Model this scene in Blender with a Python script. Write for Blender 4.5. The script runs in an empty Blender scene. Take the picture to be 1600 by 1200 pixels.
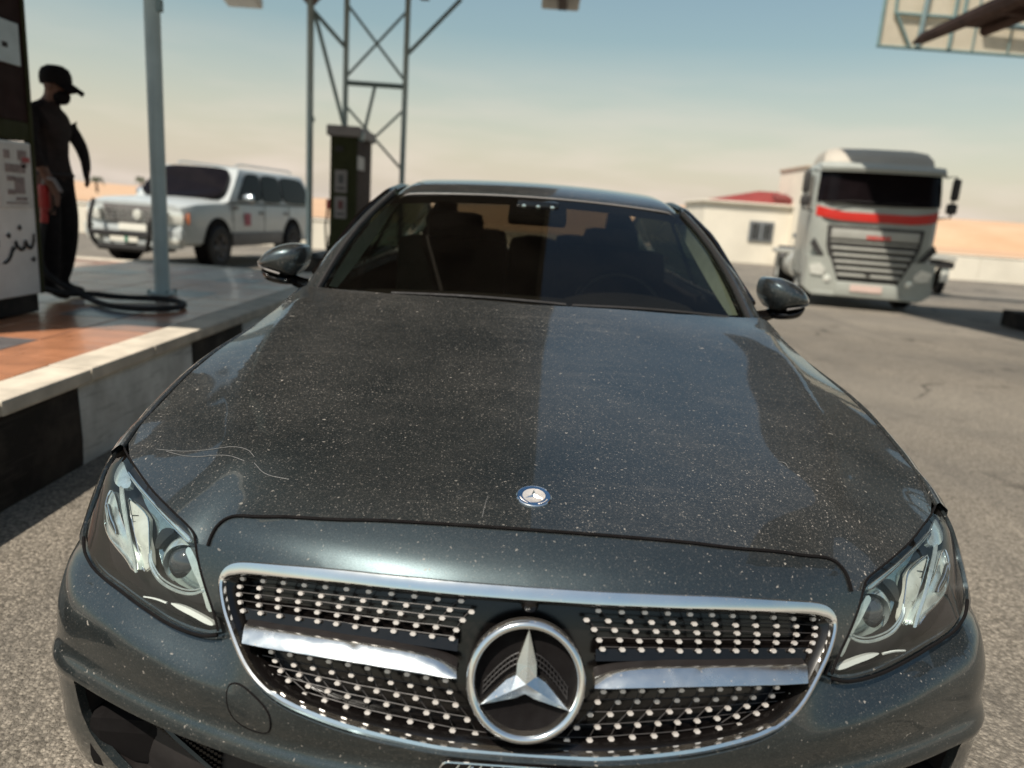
import bpy, bmesh, math, random
import numpy as np
from mathutils import Vector, Matrix
from mathutils.geometry import delaunay_2d_cdt
R = math.radians
random.seed(7)
SC = bpy.context.scene
COL = SC.collection
# ------------------------------------------------------------------ camera
cam_d = bpy.data.cameras.new('camera')
cam = bpy.data.objects.new('camera', cam_d); COL.objects.link(cam)
cam_d.sensor_width = 36.0
cam_d.lens = 1160.0 / 1600.0 * 36.0
cam_d.clip_start = 0.05; cam_d.clip_end = 4000
yaw, pitch, roll = R(0.05), R(13.0), R(4.08)
fw = Vector((math.sin(yaw)*math.cos(pitch), math.cos(yaw)*math.cos(pitch), -math.sin(pitch)))
rt = Vector((math.cos(yaw), -math.sin(yaw), 0)); up = rt.cross(fw)
r2 = math.cos(roll)*rt + math.sin(roll)*up; u2 = -math.sin(roll)*rt + math.cos(roll)*up
M = Matrix((r2, u2, -fw)).transposed().to_4x4(); M.translation = Vector((-0.0545, 0, 1.30))
cam.matrix_world = M
cam_d.dof.use_dof = True; cam_d.dof.focus_distance = 1.55; cam_d.dof.aperture_fstop = 2.3
SC.camera = cam
# ------------------------------------------------------------------ sky and sun
SUN = Vector((-0.34, -0.42, 0.86)).normalized()
el = math.asin(SUN.z); az = math.atan2(SUN.x, SUN.y)
world = bpy.data.worlds.new('World'); SC.world = world; world.use_nodes = True
wn = world.node_tree; wn.nodes.clear()
wo = wn.nodes.new('ShaderNodeOutputWorld'); bg = wn.nodes.new('ShaderNodeBackground')
sky = wn.nodes.new('ShaderNodeTexSky'); sky.sky_type = 'NISHITA'; sky.sun_disc = False
sky.sun_elevation = el; sky.sun_rotation = az; sky.air_density = 1.6; sky.dust_density = 1.5; sky.ozone_density = 1.0
# thin cream clouds low over the desert
tc = wn.nodes.new('ShaderNodeTexCoord'); mp = wn.nodes.new('ShaderNodeMapping'); mp.inputs['Scale'].default_value = (3.0, 3.0, 16.0)
nz = wn.nodes.new('ShaderNodeTexNoise'); nz.inputs['Scale'].default_value = 1.7; nz.inputs['Detail'].default_value = 5
cr = wn.nodes.new('ShaderNodeMapRange'); cr.inputs[1].default_value = 0.42; cr.inputs[2].default_value = 0.66; cr.inputs[3].default_value = 0.66; cr.inputs[4].default_value = 1.0
sx = wn.nodes.new('ShaderNodeSeparateXYZ'); lowf = wn.nodes.new('ShaderNodeMapRange'); lowf.inputs[1].default_value = 0.0; lowf.inputs[2].default_value = 0.21; lowf.inputs[3].default_value = 1.0; lowf.inputs[4].default_value = 0.0
mm_ = wn.nodes.new('ShaderNodeMath'); mm_.operation = 'MULTIPLY'
wn.links.new(tc.outputs['Generated'], mp.inputs[0]); wn.links.new(mp.outputs[0], nz.inputs['Vector']); wn.links.new(nz.outputs[0], cr.inputs[0])
wn.links.new(tc.outputs['Generated'], sx.inputs[0]); wn.links.new(sx.outputs[2], lowf.inputs[0]); wn.links.new(cr.outputs[0], mm_.inputs[0]); wn.links.new(lowf.outputs[0], mm_.inputs[1])
mc = wn.nodes.new('ShaderNodeMix'); mc.data_type = 'RGBA'; mc.inputs[7].default_value = (10.6, 9.15, 8.05, 1)
hs = wn.nodes.new('ShaderNodeMix'); hs.data_type = 'RGBA'; hs.blend_type = 'MULTIPLY'; hs.inputs[0].default_value = 1.0; hs.inputs[7].default_value = (1.17, 1.23, 1.16, 1); wn.links.new(sky.outputs[0], hs.inputs[6])
wn.links.new(mm_.outputs[0], mc.inputs[0]); wn.links.new(hs.outputs[2], mc.inputs[6])
wn.links.new(mc.outputs[2], bg.inputs['Color']); bg.inputs['Strength'].default_value = 0.069
wn.links.new(bg.outputs[0], wo.inputs[0])
sun_d = bpy.data.lights.new('sun', 'SUN'); sun_d.energy = 5.0; sun_d.angle = R(0.53); sun_d.color = (1.0, 0.93, 0.82)
sun = bpy.data.objects.new('sun', sun_d); COL.objects.link(sun); sun.location = SUN*60
sun.rotation_euler = SUN.to_track_quat('Z', 'Y').to_euler()
vs = SC.view_settings; vs.view_transform = 'Standard'; vs.look = 'None'; vs.gamma = 1; vs.use_curve_mapping = False; vs.exposure = 0.30
SC.render.engine = 'CYCLES'
SC.cycles.max_bounces = 8; SC.cycles.transparent_max_bounces = 12; SC.cycles.sample_clamp_indirect = 6

# ------------------------------------------------------------------ materials
MATS = {}
def new_mat(name):
    m = bpy.data.materials.new(name); m.use_nodes = True; nt = m.node_tree; nt.nodes.clear()
    out = nt.nodes.new('ShaderNodeOutputMaterial'); b = nt.nodes.new('ShaderNodeBsdfPrincipled')
    nt.links.new(b.outputs[0], out.inputs[0]); MATS[name] = m
    return m, nt, b, out
def noise(nt, scale, detail=4, rough=0.6, coord='Object', vec=None):
    t = nt.nodes.new('ShaderNodeTexCoord'); n = nt.nodes.new('ShaderNodeTexNoise')
    n.inputs['Scale'].default_value = scale; n.inputs['Detail'].default_value = detail; n.inputs['Roughness'].default_value = rough
    nt.links.new(vec if vec else t.outputs[coord], n.inputs['Vector']); return n.outputs[0]
def mrange(nt, v, a, b, c=0.0, d=1.0):
    n = nt.nodes.new('ShaderNodeMapRange'); n.inputs[1].default_value = a; n.inputs[2].default_value = b
    n.inputs[3].default_value = c; n.inputs[4].default_value = d; nt.links.new(v, n.inputs[0]); return n.outputs[0]
def mix(nt, fac, a, b, mode='MIX'):
    n = nt.nodes.new('ShaderNodeMix'); n.data_type = 'RGBA'; n.blend_type = mode
    for sock, v in ((n.inputs[0], fac), (n.inputs[6], a), (n.inputs[7], b)):
        if isinstance(v, (int, float)): sock.default_value = v
        elif isinstance(v, tuple): sock.default_value = (*v, 1) if len(v) == 3 else v
        else: nt.links.new(v, sock)
    return n.outputs[2]
def math_n(nt, op, a, b=0.0):
    n = nt.nodes.new('ShaderNodeMath'); n.operation = op
    for s, v in ((n.inputs[0], a), (n.inputs[1], b)):
        if isinstance(v, (int, float)): s.default_value = v
        else: nt.links.new(v, s)
    return n.outputs[0]
def bump(nt, b, h, strength, dist=0.01):
    n = nt.nodes.new('ShaderNodeBump'); n.inputs['Strength'].default_value = strength; n.inputs['Distance'].default_value = dist
    nt.links.new(h, n.inputs['Height']); nt.links.new(n.outputs[0], b.inputs['Normal'])
def plain(name, col, rough=0.6, metal=0.0, var=0.18, scale=6.0, coat=0.0, spec=0.5):
    m, nt, b, o = new_mat(name)
    n = noise(nt, scale)
    lo = tuple(c*(1-var) for c in col); hi = tuple(min(1, c*(1+var)) for c in col)
    nt.links.new(mix(nt, mrange(nt, n, .3, .7), lo, hi), b.inputs['Base Color'])
    nt.links.new(mrange(nt, noise(nt, scale*2.3), .3, .7, rough*.88, min(1, rough*1.12)), b.inputs['Roughness'])
    b.inputs['Metallic'].default_value = metal; b.inputs['Coat Weight'].default_value = coat
    b.inputs['Coat Roughness'].default_value = 0.05; b.inputs['Specular IOR Level'].default_value = spec
    return m
def specks(nt, scale, thr, keep):
    """small round dust specks: voronoi cells, only a random share of them kept"""
    t = nt.nodes.new('ShaderNodeTexCoord'); v = nt.nodes.new('ShaderNodeTexVoronoi'); v.inputs['Scale'].default_value = scale
    w = noise(nt, scale*1.7, 2); 
    mxv = nt.nodes.new('ShaderNodeVectorMath'); mxv.operation = 'MULTIPLY_ADD'
    sub = nt.nodes.new('ShaderNodeVectorMath'); sub.operation = 'SUBTRACT'; sub.inputs[1].default_value = (.5, .5, .5)
    nn = nt.nodes.new('ShaderNodeTexNoise'); nn.inputs['Scale'].default_value = scale*0.9
    nt.links.new(t.outputs['Object'], nn.inputs['Vector']); nt.links.new(nn.outputs['Color'], sub.inputs[0])
    nt.links.new(sub.outputs[0], mxv.inputs[0]); mxv.inputs[1].default_value = (1.2/scale,)*3; nt.links.new(t.outputs['Object'], mxv.inputs[2])
    nt.links.new(mxv.outputs[0], v.inputs['Vector'])
    d = v.outputs['Distance']; sepc = nt.nodes.new('ShaderNodeSeparateColor'); nt.links.new(v.outputs['Color'], sepc.inputs[0])
    size = mrange(nt, sepc.outputs[1], 0, 1, thr*.35, thr)
    a = math_n(nt, 'LESS_THAN', d, size); k = math_n(nt, 'LESS_THAN', sepc.outputs[0], keep)
    return math_n(nt, 'MULTIPLY', math_n(nt, 'MULTIPLY', a, k), mrange(nt, sepc.outputs[2], 0, 1, .25, 1.0))
def car_paint(name, dusty):
    m, nt, b, out = new_mat(name)
    b.inputs['Metallic'].default_value = 0.85
    b.inputs['Roughness'].default_value = 0.36; b.inputs['Coat Weight'].default_value = 1.0; b.inputs['Coat Roughness'].default_value = 0.035
    fl = noise(nt, 900, 1); nt.links.new(mix(nt, mrange(nt, fl, .35, .65), (.022, .032, .036), (.043, .059, .064)), b.inputs['Base Color'])
    nt.links.new(mrange(nt, noise(nt, 5, 6), .35, .75, .008, .030), b.inputs['Coat Roughness'])
    d = nt.nodes.new('ShaderNodeBsdfDiffuse'); d.inputs['Color'].default_value = (.36, .325, .285, 1)
    film = mrange(nt, noise(nt, 3.2, 9, .72), .36, .80, .014*dusty, .062*dusty)
    grain = mrange(nt, noise(nt, 240, 3, .7), .52, .76, 0, .15*dusty)
    fac = math_n(nt, 'ADD', film, grain)
    fac = math_n(nt, 'ADD', fac, math_n(nt, 'MULTIPLY', specks(nt, 95, .21, .34), .58))
    fac = math_n(nt, 'ADD', fac, math_n(nt, 'MULTIPLY', specks(nt, 34, .13, .16), .70))
    fac = math_n(nt, 'ADD', fac, math_n(nt, 'MULTIPLY', specks(nt, 230, .30, .42), .42*dusty))
    fac = math_n(nt, 'ADD', fac, math_n(nt, 'MULTIPLY', specks(nt, 150, .24, .40), .45*dusty))
    # wiped streaks and dried water runs along the bonnet
    tt = nt.nodes.new('ShaderNodeTexCoord'); mpp = nt.nodes.new('ShaderNodeMapping'); mpp.inputs['Rotation'].default_value = (0, 0, .35); mpp.inputs['Scale'].default_value = (3.0, 22.0, 6.0); nt.links.new(tt.outputs['Object'], mpp.inputs[0])
    stk = mrange(nt, noise(nt, 1.6, 7, .68, vec=mpp.outputs[0]), .54, .80, 0, .09*dusty); ptc = mrange(nt, noise(nt, 1.7, 4, .6), .42, .62, 0, 1)
    fac = math_n(nt, 'ADD', fac, math_n(nt, 'MULTIPLY', stk, ptc))
    wip = mrange(nt, noise(nt, 2.6, 5, .55), .36, .58, .68, 1.12); fac = math_n(nt, 'MULTIPLY', fac, wip)
    fac = math_n(nt, 'MINIMUM', fac, .9)
    ms = nt.nodes.new('ShaderNodeMixShader'); nt.links.new(fac, ms.inputs[0]); nt.links.new(b.outputs[0], ms.inputs[1]); nt.links.new(d.outputs[0], ms.inputs[2])
    nt.links.new(ms.outputs[0], out.inputs[0]); return m
def glass(name, tint, refl=1.5, dust=0.03, rough=0.0):
    m, nt, b, out = new_mat(name)
    tr = nt.nodes.new('ShaderNodeBsdfTransparent'); tr.inputs[0].default_value = (*tint, 1)
    gl = nt.nodes.new('ShaderNodeBsdfGlossy'); gl.inputs['Roughness'].default_value = rough
    fr = nt.nodes.new('ShaderNodeFresnel'); bf = nt.nodes.new('ShaderNodeNewGeometry'); nt.links.new(mrange(nt, bf.outputs['Backfacing'], 0, 1, refl, 1/refl), fr.inputs[0])
    ms = nt.nodes.new('ShaderNodeMixShader'); nt.links.new(fr.outputs[0], ms.inputs[0]); nt.links.new(tr.outputs[0], ms.inputs[1]); nt.links.new(gl.outputs[0], ms.inputs[2])
    df = nt.nodes.new('ShaderNodeBsdfDiffuse'); df.inputs[0].default_value = (.45, .38, .30, 1)
    m2 = nt.nodes.new('ShaderNodeMixShader'); f = mrange(nt, noise(nt, 6, 7), .35, .75, dust*.4, dust*1.6)
    f = math_n(nt, 'ADD', f, math_n(nt, 'MULTIPLY', specks(nt, 120, .16, .2), min(.3, dust*6)))
    nt.links.new(f, m2.inputs[0]); nt.links.new(ms.outputs[0], m2.inputs[1]); nt.links.new(df.outputs[0], m2.inputs[2]); nt.links.new(m2.outputs[0], out.inputs[0])
    nt.nodes.remove(b); return m
def chrome(name, col, rough, dust):
    m, nt, b, out = new_mat(name)
    b.inputs['Metallic'].default_value = 1.0
    nt.links.new(mix(nt, mrange(nt, noise(nt, 12, 6), .3, .7), tuple(c*.9 for c in col), col), b.inputs['Base Color'])
    nt.links.new(mrange(nt, noise(nt, 25, 5), .3, .7, rough*.7, rough*1.5), b.inputs['Roughness'])
    d = nt.nodes.new('ShaderNodeBsdfDiffuse'); d.inputs[0].default_value = (.5, .43, .35, 1)
    f = math_n(nt, 'ADD', mrange(nt, noise(nt, 9, 8), .35, .8, 0, dust), math_n(nt, 'MULTIPLY', specks(nt, 130, .22, .3), .6*min(1, dust*6)))
    ms = nt.nodes.new('ShaderNodeMixShader'); nt.links.new(f, ms.inputs[0]); nt.links.new(b.outputs[0], ms.inputs[1]); nt.links.new(d.outputs[0], ms.inputs[2])
    nt.links.new(ms.outputs[0], out.inputs[0]); return m
paint = car_paint('grey_metallic_paint', 1.0)
paint_front = car_paint('grey_metallic_paint_front', 0.45)
m_glass = glass('windscreen_glass', (.35, .345, .30), 1.40, .004)
m_lens = glass('headlight_lens', (.95, .97, .97), 1.45, .005)
m_sideglass = glass('tinted_glass', (.07, .11, .095), 1.5, .01)
m_rearglass = glass('rear_glass', (.20, .19, .165), 1.4, .006)
m_chrome = chrome('chrome', (.80, .83, .84), .10, .12)
m_chrome2 = chrome('satin_chrome', (.72, .76, .77), .22, .16)
m_stud = plain('stud_metal', (.58, .53, .49), .38, .45, .15, 60)
m_black = plain('gloss_black', (.004, .0032, .003), .18, 0, .3, 30)
m_seal = plain('roof_seal_grey', (.16, .145, .135), .6)
m_rubber = plain('black_rubber', (.008, .0065, .006), .75, 0, .3, 14)
m_dark = plain('dark_plastic', (.011, .0085, .008), .55, 0, .3, 18)
m_seam = plain('panel_gap_black', (.003, .002, .002), .9, 0, .2, 20, 0, .2)
m_int = plain('interior_fabric', (.010, .007, .006), .85, 0, .25, 30)
m_dash = plain('dashboard_vinyl', (.022, .019, .017), .7, 0, .2, 60)
m_bowl = plain('lamp_reflector', (.58, .66, .65), .18, .75, .2, 30)
m_bowl2 = plain('lamp_bowl', (.30, .37, .37), .15, .85, .25, 24)
m_cream = plain('lamp_diffuser', (.50, .51, .45), .30, .3, .12, 30)
m_light = plain('light_guide', (.52, .53, .49), .30, 0, .06, 30, .6)
m_house = plain('lamp_housing', (.008, .007, .007), .35, 0, .3, 30)
m_projglass = plain('projector_lens', (.03, .035, .04), .04, 0, .2, 10, 1.0)

# ------------------------------------------------------------------ object helpers
def link(o, parent=None):
    COL.objects.link(o)
    if parent is not None: o.parent = parent
    return o
def tag(o, label=None, cat=None, group=None, kind=None):
    if label: o['label'] = label
    if cat: o['category'] = cat
    if group: o['group'] = group
    if kind: o['kind'] = kind
    return o
def thing(name, label, cat, loc=(0, 0, 0), rotz=0.0, group=None):
    o = bpy.data.objects.new(name, None); o.empty_display_size = .3; COL.objects.link(o)
    o.location = loc; o.rotation_euler = (0, 0, rotz)
    return tag(o, label, cat, group)
ORG = [0.0, 0.0, 0.0]
def mesh_obj(name, verts, faces, mat, parent=None, smooth=False, org=None, sharp=None):
    v = np.asarray(verts, float) - np.asarray(ORG if org is None else org, float)
    me = bpy.data.meshes.new(name); me.from_pydata([tuple(p) for p in v], [], [tuple(f) for f in faces]); me.validate(); me.update()
    mats = mat if isinstance(mat, list) else [mat]
    for mm in mats: me.materials.append(mm)
    if smooth:
        me.polygons.foreach_set('use_smooth', [True]*len(me.polygons))
        if sharp:
            try: me.set_sharp_from_angle(angle=R(sharp))
            except Exception: pass
    o = bpy.data.objects.new(name, me); link(o, parent); return o
class MB:
    """collects primitives of one part"""
    def __init__(s): s.v = []; s.f = []; s.m = []
    def add(s, v, f, mi=0):
        n = len(s.v); s.v += [tuple(map(float, p)) for p in v]; s.f += [tuple(i+n for i in q) for q in f]; s.m += [mi]*len(f); return s
    def box(s, c, d, rz=0.0, bev=0.0, mi=0, rx=0.0, ry=0.0):
        b = bmesh.new(); bmesh.ops.create_cube(b, size=1.0)
        bmesh.ops.scale(b, vec=Vector(d), verts=b.verts)
        if bev > 0: bmesh.ops.bevel(b, geom=list(b.edges), offset=min(bev, min(d)*.45), segments=2, affect='EDGES', profile=.6)
        mm = Matrix.Translation(Vector(c)) @ Matrix.Rotation(rz, 4, 'Z') @ Matrix.Rotation(ry, 4, 'Y') @ Matrix.Rotation(rx, 4, 'X')
        bmesh.ops.transform(b, matrix=mm, verts=b.verts); b.verts.ensure_lookup_table(); b.verts.index_update()
        s.add([v.co[:] for v in b.verts], [[v.index for v in f.verts] for f in b.faces], mi); b.free(); return s
    def bar(s, a, b, w, h=None, mi=0):
        """square bar from a to b"""
        return s.tube([a, b], w*.5*1.414 if h is None else w*.5*1.414, 4, mi=mi, tw=math.pi/4)
    def tube(s, pts, r, n=8, closed=False, mi=0, tw=0.0, caps=True, r1=None):
        P = [Vector(p) for p in pts]; k = len(P); rings = []
        base = len(s.v); nrm = None
        for i in range(k):
            if closed: t = (P[(i+1) % k]-P[i-1])
            else: t = (P[min(i+1, k-1)]-P[max(i-1, 0)])
            t.normalize()
            if nrm is None:
                a = Vector((0, 0, 1)) if abs(t.z) < .9 else Vector((0, 1, 0)); nrm = t.cross(a).normalized()
            else:
                nrm = (nrm - t*nrm.dot(t)); nrm = nrm.normalized() if nrm.length > 1e-6 else t.orthogonal().normalized()
            bn = t.cross(nrm)
            rr = r[i] if isinstance(r, (list, tuple)) else (r if r1 is None else r+(r1-r)*i/(k-1))
            for j in range(n):
                an = 2*math.pi*j/n+tw; s.v.append(tuple(P[i]+rr*(math.cos(an)*nrm+math.sin(an)*bn)))
        for i in range(k if closed else k-1):
            i2 = (i+1) % k
            for j in range(n):
                j2 = (j+1) % n; s.f.append((base+i*n+j, base+i*n+j2, base+i2*n+j2, base+i2*n+j)); s.m.append(mi)
        if caps and not closed:
            s.f.append(tuple(base+j for j in range(n))[::-1]); s.f.append(tuple(base+(k-1)*n+j for j in range(n))); s.m += [mi, mi]
        return s
    def grid(s, G, mi=0, cu=False, cv=False):
        """G: rows of points -> quads"""
        nr, nc = len(G), len(G[0]); base = len(s.v)
        for row in G: s.v += [tuple(map(float, p)) for p in row]
        for i in range(nr if cu else nr-1):
            for j in range(nc if cv else nc-1):
                i2, j2 = (i+1) % nr, (j+1) % nc
                s.f.append((base+i*nc+j, base+i*nc+j2, base+i2*nc+j2, base+i2*nc+j)); s.m.append(mi)
        return s
    def prism(s, poly, axis, a, b, mi=0):
        """extrude a 2D polygon along axis ('x','y','z') from a to b"""
        n = len(poly); base = len(s.v)
        def p3(p, t):
            return {'x': (t, p[0], p[1]), 'y': (p[0], t, p[1]), 'z': (p[0], p[1], t)}[axis]
        s.v += [p3(p, a) for p in poly] + [p3(p, b) for p in poly]
        s.f.append(tuple(base+i for i in range(n))); s.f.append(tuple(base+n+i for i in range(n))[::-1]); s.m += [mi, mi]
        for i in range(n):
            j = (i+1) % n; s.f.append((base+i, base+n+i, base+n+j, base+j)); s.m.append(mi)
        return s
    def lathe(s, prof, c, axis='z', n=24, mi=0):
        """prof: (radius, height) list revolved about an axis through c"""
        G = []
        for r_, h in prof:
            row = []
            for j in range(n):
                a = 2*math.pi*j/n; x, y = r_*math.cos(a), r_*math.sin(a)
                row.append({'z': (c[0]+x, c[1]+y, c[2]+h), 'y': (c[0]+x, c[1]+h, c[2]+y), 'x': (c[0]+h, c[1]+x, c[2]+y)}[axis])
            G.append(row)
        return s.grid(G, mi, cv=True)
    def build(s, name, mat, parent=None, smooth=False, org=None, sharp=35, fix=True):
        o = mesh_obj(name, s.v, s.f, mat, parent, smooth, org, None)
        o.data.polygons.foreach_set('material_index', s.m[:len(o.data.polygons)]) if len(o.data.polygons) == len(s.m) else None
        if fix:
            b = bmesh.new(); b.from_mesh(o.data); bmesh.ops.recalc_face_normals(b, faces=b.faces); b.to_mesh(o.data); b.free()
        if smooth and sharp:
            o.data.set_sharp_from_angle(angle=R(sharp))
        return o
def pchip(xs, ys):
    xs = np.array(xs, float); ys = np.array(ys, float); h = np.diff(xs); d = np.diff(ys)/h; m = np.zeros_like(xs)
    for i in range(1, len(xs)-1):
        if d[i-1]*d[i] > 0:
            w1 = 2*h[i]+h[i-1]; w2 = h[i]+2*h[i-1]; m[i] = (w1+w2)/(w1/d[i-1]+w2/d[i])
    m[0] = d[0]; m[-1] = d[-1]
    def f(x):
        x = np.clip(x, xs[0], xs[-1]); i = np.clip(np.searchsorted(xs, x)-1, 0, len(h)-1)
        t = (x-xs[i])/h[i]; t2 = t*t; t3 = t2*t
        return (2*t3-3*t2+1)*ys[i]+(t3-2*t2+t)*h[i]*m[i]+(-2*t3+3*t2)*ys[i+1]+(t3-t2)*h[i]*m[i+1]
    return f
def inside(poly, pts):
    poly = np.asarray(poly); x, y = pts[:, 0], pts[:, 1]; c = np.zeros(len(pts), bool); j = len(poly)-1
    for i in range(len(poly)):
        xi, yi = poly[i]; xj, yj = poly[j]
        k = ((yi > y) != (yj > y))
        with np.errstate(divide='ignore', invalid='ignore'):
            c ^= k & (x < (xj-xi)*(y-yi)/(yj-yi+1e-30)+xi)
        j = i
    return c
def resample(poly, step, closed=True):
    out = []; n = len(poly)
    for i in range(n if closed else n-1):
        a = np.array(poly[i], float); b = np.array(poly[(i+1) % n], float); k = max(1, int(np.ceil(np.linalg.norm(b-a)/step)))
        for t in range(k): out.append(a+(b-a)*t/k)
    if not closed: out.append(np.array(poly[-1], float))
    return np.array(out)
def smooth_poly(pts, it=1, closed=False):
    """Chaikin corner cutting"""
    P = [np.array(p, float) for p in pts]
    for _ in range(it):
        Q = [] if closed else [P[0]]
        n = len(P)
        for i in range(n if closed else n-1):
            a, b = P[i], P[(i+1) % n]; Q += [a*.75+b*.25, a*.25+b*.75]
        if not closed: Q.append(P[-1])
        P = Q
    return P
def panel(name, outline, f, step, mat, parent, holes=(), flange=.008, toward=(0, -1, .3), bstep=None, fdir=None):
    """sheet over surface f(a,b) cut to an outline with holes, its rim turned inward"""
    bstep = bstep or step
    loops = [resample(outline, bstep)]+[resample(h, bstep) for h in holes]
    allb = np.concatenate(loops)
    lo, hi = loops[0].min(0), loops[0].max(0)
    gx, gy = np.meshgrid(np.arange(lo[0]+step*.5, hi[0], step), np.arange(lo[1]+step*.5, hi[1], step))
    g = np.stack([gx.ravel(), gy.ravel()], 1); g[:, 0] += (np.round((g[:, 1]-lo[1])/step).astype(int) % 2)*step*.5
    k = inside(loops[0], g)
    for h in loops[1:]: k &= ~inside(h, g)
    g = g[k]
    if len(g):
        dmin = np.full(len(g), 9e9)
        for i in range(0, len(allb), 400): dmin = np.minimum(dmin, np.sqrt(((g[:, None]-allb[None, i:i+400])**2).sum(-1)).min(1))
        g = g[dmin > bstep*.55]
    pts = np.concatenate([allb, g]); edges = []; o = 0
    for l in loops:
        n = len(l); edges += [(o+i, o+(i+1) % n) for i in range(n)]; o += n
    vv, ee, ff, ov, oe, of = delaunay_2d_cdt([Vector(p) for p in pts], edges, [], 0, 1e-7)
    V2 = np.array([tuple(v) for v in vv]); F = np.array([t for t in ff])
    cen = V2[F].mean(1); k = inside(loops[0], cen)
    for h in loops[1:]: k &= ~inside(h, cen)
    F = F[k]
    V = np.array([f(*p) for p in V2])
    N = np.cross(V[F[:, 1]]-V[F[:, 0]], V[F[:, 2]]-V[F[:, 0]])
    if (N @ np.array(toward, float)).sum() < 0: F = F[:, ::-1]; N = -N
    VN = np.zeros_like(V)
    for c in range(3): np.add.at(VN, F[:, c], N)
    VN /= np.linalg.norm(VN, axis=1)[:, None]+1e-12
    verts = list(map(tuple, V)); faces = [tuple(int(i) for i in t) for t in F]
    nsheet = len(faces)
    if flange:
        cnt = {}
        for t in faces:
            for a, b in ((t[0], t[1]), (t[1], t[2]), (t[2], t[0])): cnt[(a, b)] = 1
        bd = [(a, b) for (a, b) in cnt if (b, a) not in cnt]; mp_ = {}
        for a, b in bd:
            for q in (a, b):
                if q not in mp_:
                    mp_[q] = len(verts); verts.append(tuple(V[q]-(VN[q] if fdir is None else -np.array(fdir))*flange))
            faces.append((b, a, mp_[a], mp_[b]))
    used = sorted({i for t in faces for i in t}); rm = {v: i for i, v in enumerate(used)}
    ob = mesh_obj(name, [verts[i] for i in used], [tuple(rm[i] for i in t) for t in faces], mat, parent, True)
    ob.data.set_sharp_from_angle(angle=R(42))
    return ob
def mirror_x(pts): return [(-p[0], *p[1:]) for p in pts]
def gz(y): return -.02*min(max(y-6, 0), 24)
# ================================================================== ground, kerbs, desert
m, nt, b, o = new_mat('asphalt')
t = nt.nodes.new('ShaderNodeTexCoord')
v1 = nt.nodes.new('ShaderNodeTexVoronoi'); v1.inputs['Scale'].default_value = 84; nt.links.new(t.outputs['Object'], v1.inputs['Vector'])
sc_ = nt.nodes.new('ShaderNodeSeparateColor'); nt.links.new(v1.outputs['Color'], sc_.inputs[0])
base = mix(nt, mrange(nt, sc_.outputs[0], 0, 1), (.115, .100, .080), (.43, .375, .305))
base = mix(nt, mrange(nt, noise(nt, 160, 3, .7), .38, .80), base, (.25, .215, .172), 'MIX')
dark = mrange(nt, v1.outputs['Distance'], .0, .75, 1.12, .55)
cmb = nt.nodes.new('ShaderNodeCombineColor'); [nt.links.new(dark, s) for s in cmb.inputs[:3]]
base = mix(nt, 1.0, base, cmb.outputs[0], 'MULTIPLY')
big = mrange(nt, noise(nt, .55, 6, .62), .42, .66, 0, .62); base = mix(nt, big, base, (.115, .104, .090))
st = mrange(nt, noise(nt, 2.3, 5, .6), .60, .70, 0, .55); base = mix(nt, st, base, (.070, .062, .054))
wornn = mrange(nt, noise(nt, .18, 4), .45, .65, 0, .35); base = mix(nt, wornn, base, (.32, .285, .235))
vc = nt.nodes.new('ShaderNodeTexVoronoi'); vc.feature = 'DISTANCE_TO_EDGE'; vc.inputs['Scale'].default_value = .42; wv = nt.nodes.new('ShaderNodeVectorMath'); wv.operation = 'MULTIPLY_ADD'; wv.inputs[1].default_value = (.9, .9, 0)
nw = nt.nodes.new('ShaderNodeTexNoise'); nw.inputs['Scale'].default_value = 1.3; nw.inputs['Detail'].default_value = 6; nt.links.new(t.outputs['Object'], nw.inputs['Vector']); nt.links.new(nw.outputs['Color'], wv.inputs[0]); nt.links.new(t.outputs['Object'], wv.inputs[2]); nt.links.new(wv.outputs[0], vc.inputs['Vector'])
crk = math_n(nt, 'MULTIPLY', mrange(nt, vc.outputs['Distance'], .004, .014, .75, 0), mrange(nt, noise(nt, .7, 3), .50, .58, 0, 1)); base = mix(nt, crk, base, (.03, .026, .022))
tm_ = nt.nodes.new('ShaderNodeMapping'); tm_.inputs['Scale'].default_value = (1.6, .09, 1); tm_.inputs['Rotation'].default_value = (0, 0, .12); nt.links.new(t.outputs['Object'], tm_.inputs[0])
trk = mrange(nt, noise(nt, 1.0, 5, .55, vec=tm_.outputs[0]), .50, .72, 0, .55); base = mix(nt, trk, base, (.085, .078, .070))
oil = mrange(nt, noise(nt, 1.15, 3, .45), .66, .72, 0, .75); base = mix(nt, oil, base, (.035, .030, .026))
nt.links.new(base, b.inputs['Base Color']); b.inputs['Roughness'].default_value = .92; b.inputs['Specular IOR Level'].default_value = .25
hgt = math_n(nt, 'ADD', mrange(nt, v1.outputs['Distance'], 0, .6, 1, 0), noise(nt, 210, 3)); bump(nt, b, hgt, .75, .008)
m_asph = m
ys = [-40, -10, -2, 0, 2, 4, 6]+list(np.arange(8, 31, 2))+[40, 60, 100, 200, 400, 900, 2500]
xs_ = [-2500, -600, -200, -60, -20, -8, 0, 8, 20, 60, 200, 600, 2500]
mb = MB(); mb.grid([[(x, y, gz(y)) for x in xs_] for y in ys])
ground = mb.build('ground', m_asph); tag(ground, kind='structure')
m, nt, b, o = new_mat('desert_sand')
nt.links.new(mix(nt, mrange(nt, noise(nt, .02, 8, .65), .35, .65), (.46, .27, .155), (.52, .35, .22)), b.inputs['Base Color']); b.inputs['Roughness'].default_value = .95
m_sand = m
mb = MB(); mb.grid([[(x, y, -.485+.02*(y > 60)) for x in (-2400, -800, -200, 0, 200, 800, 2400)] for y in (58, 120, 300, 700, 1600, 2400)]); tag(mb.build('desert', m_sand), kind='structure')
rr = random.Random(3)
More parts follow.
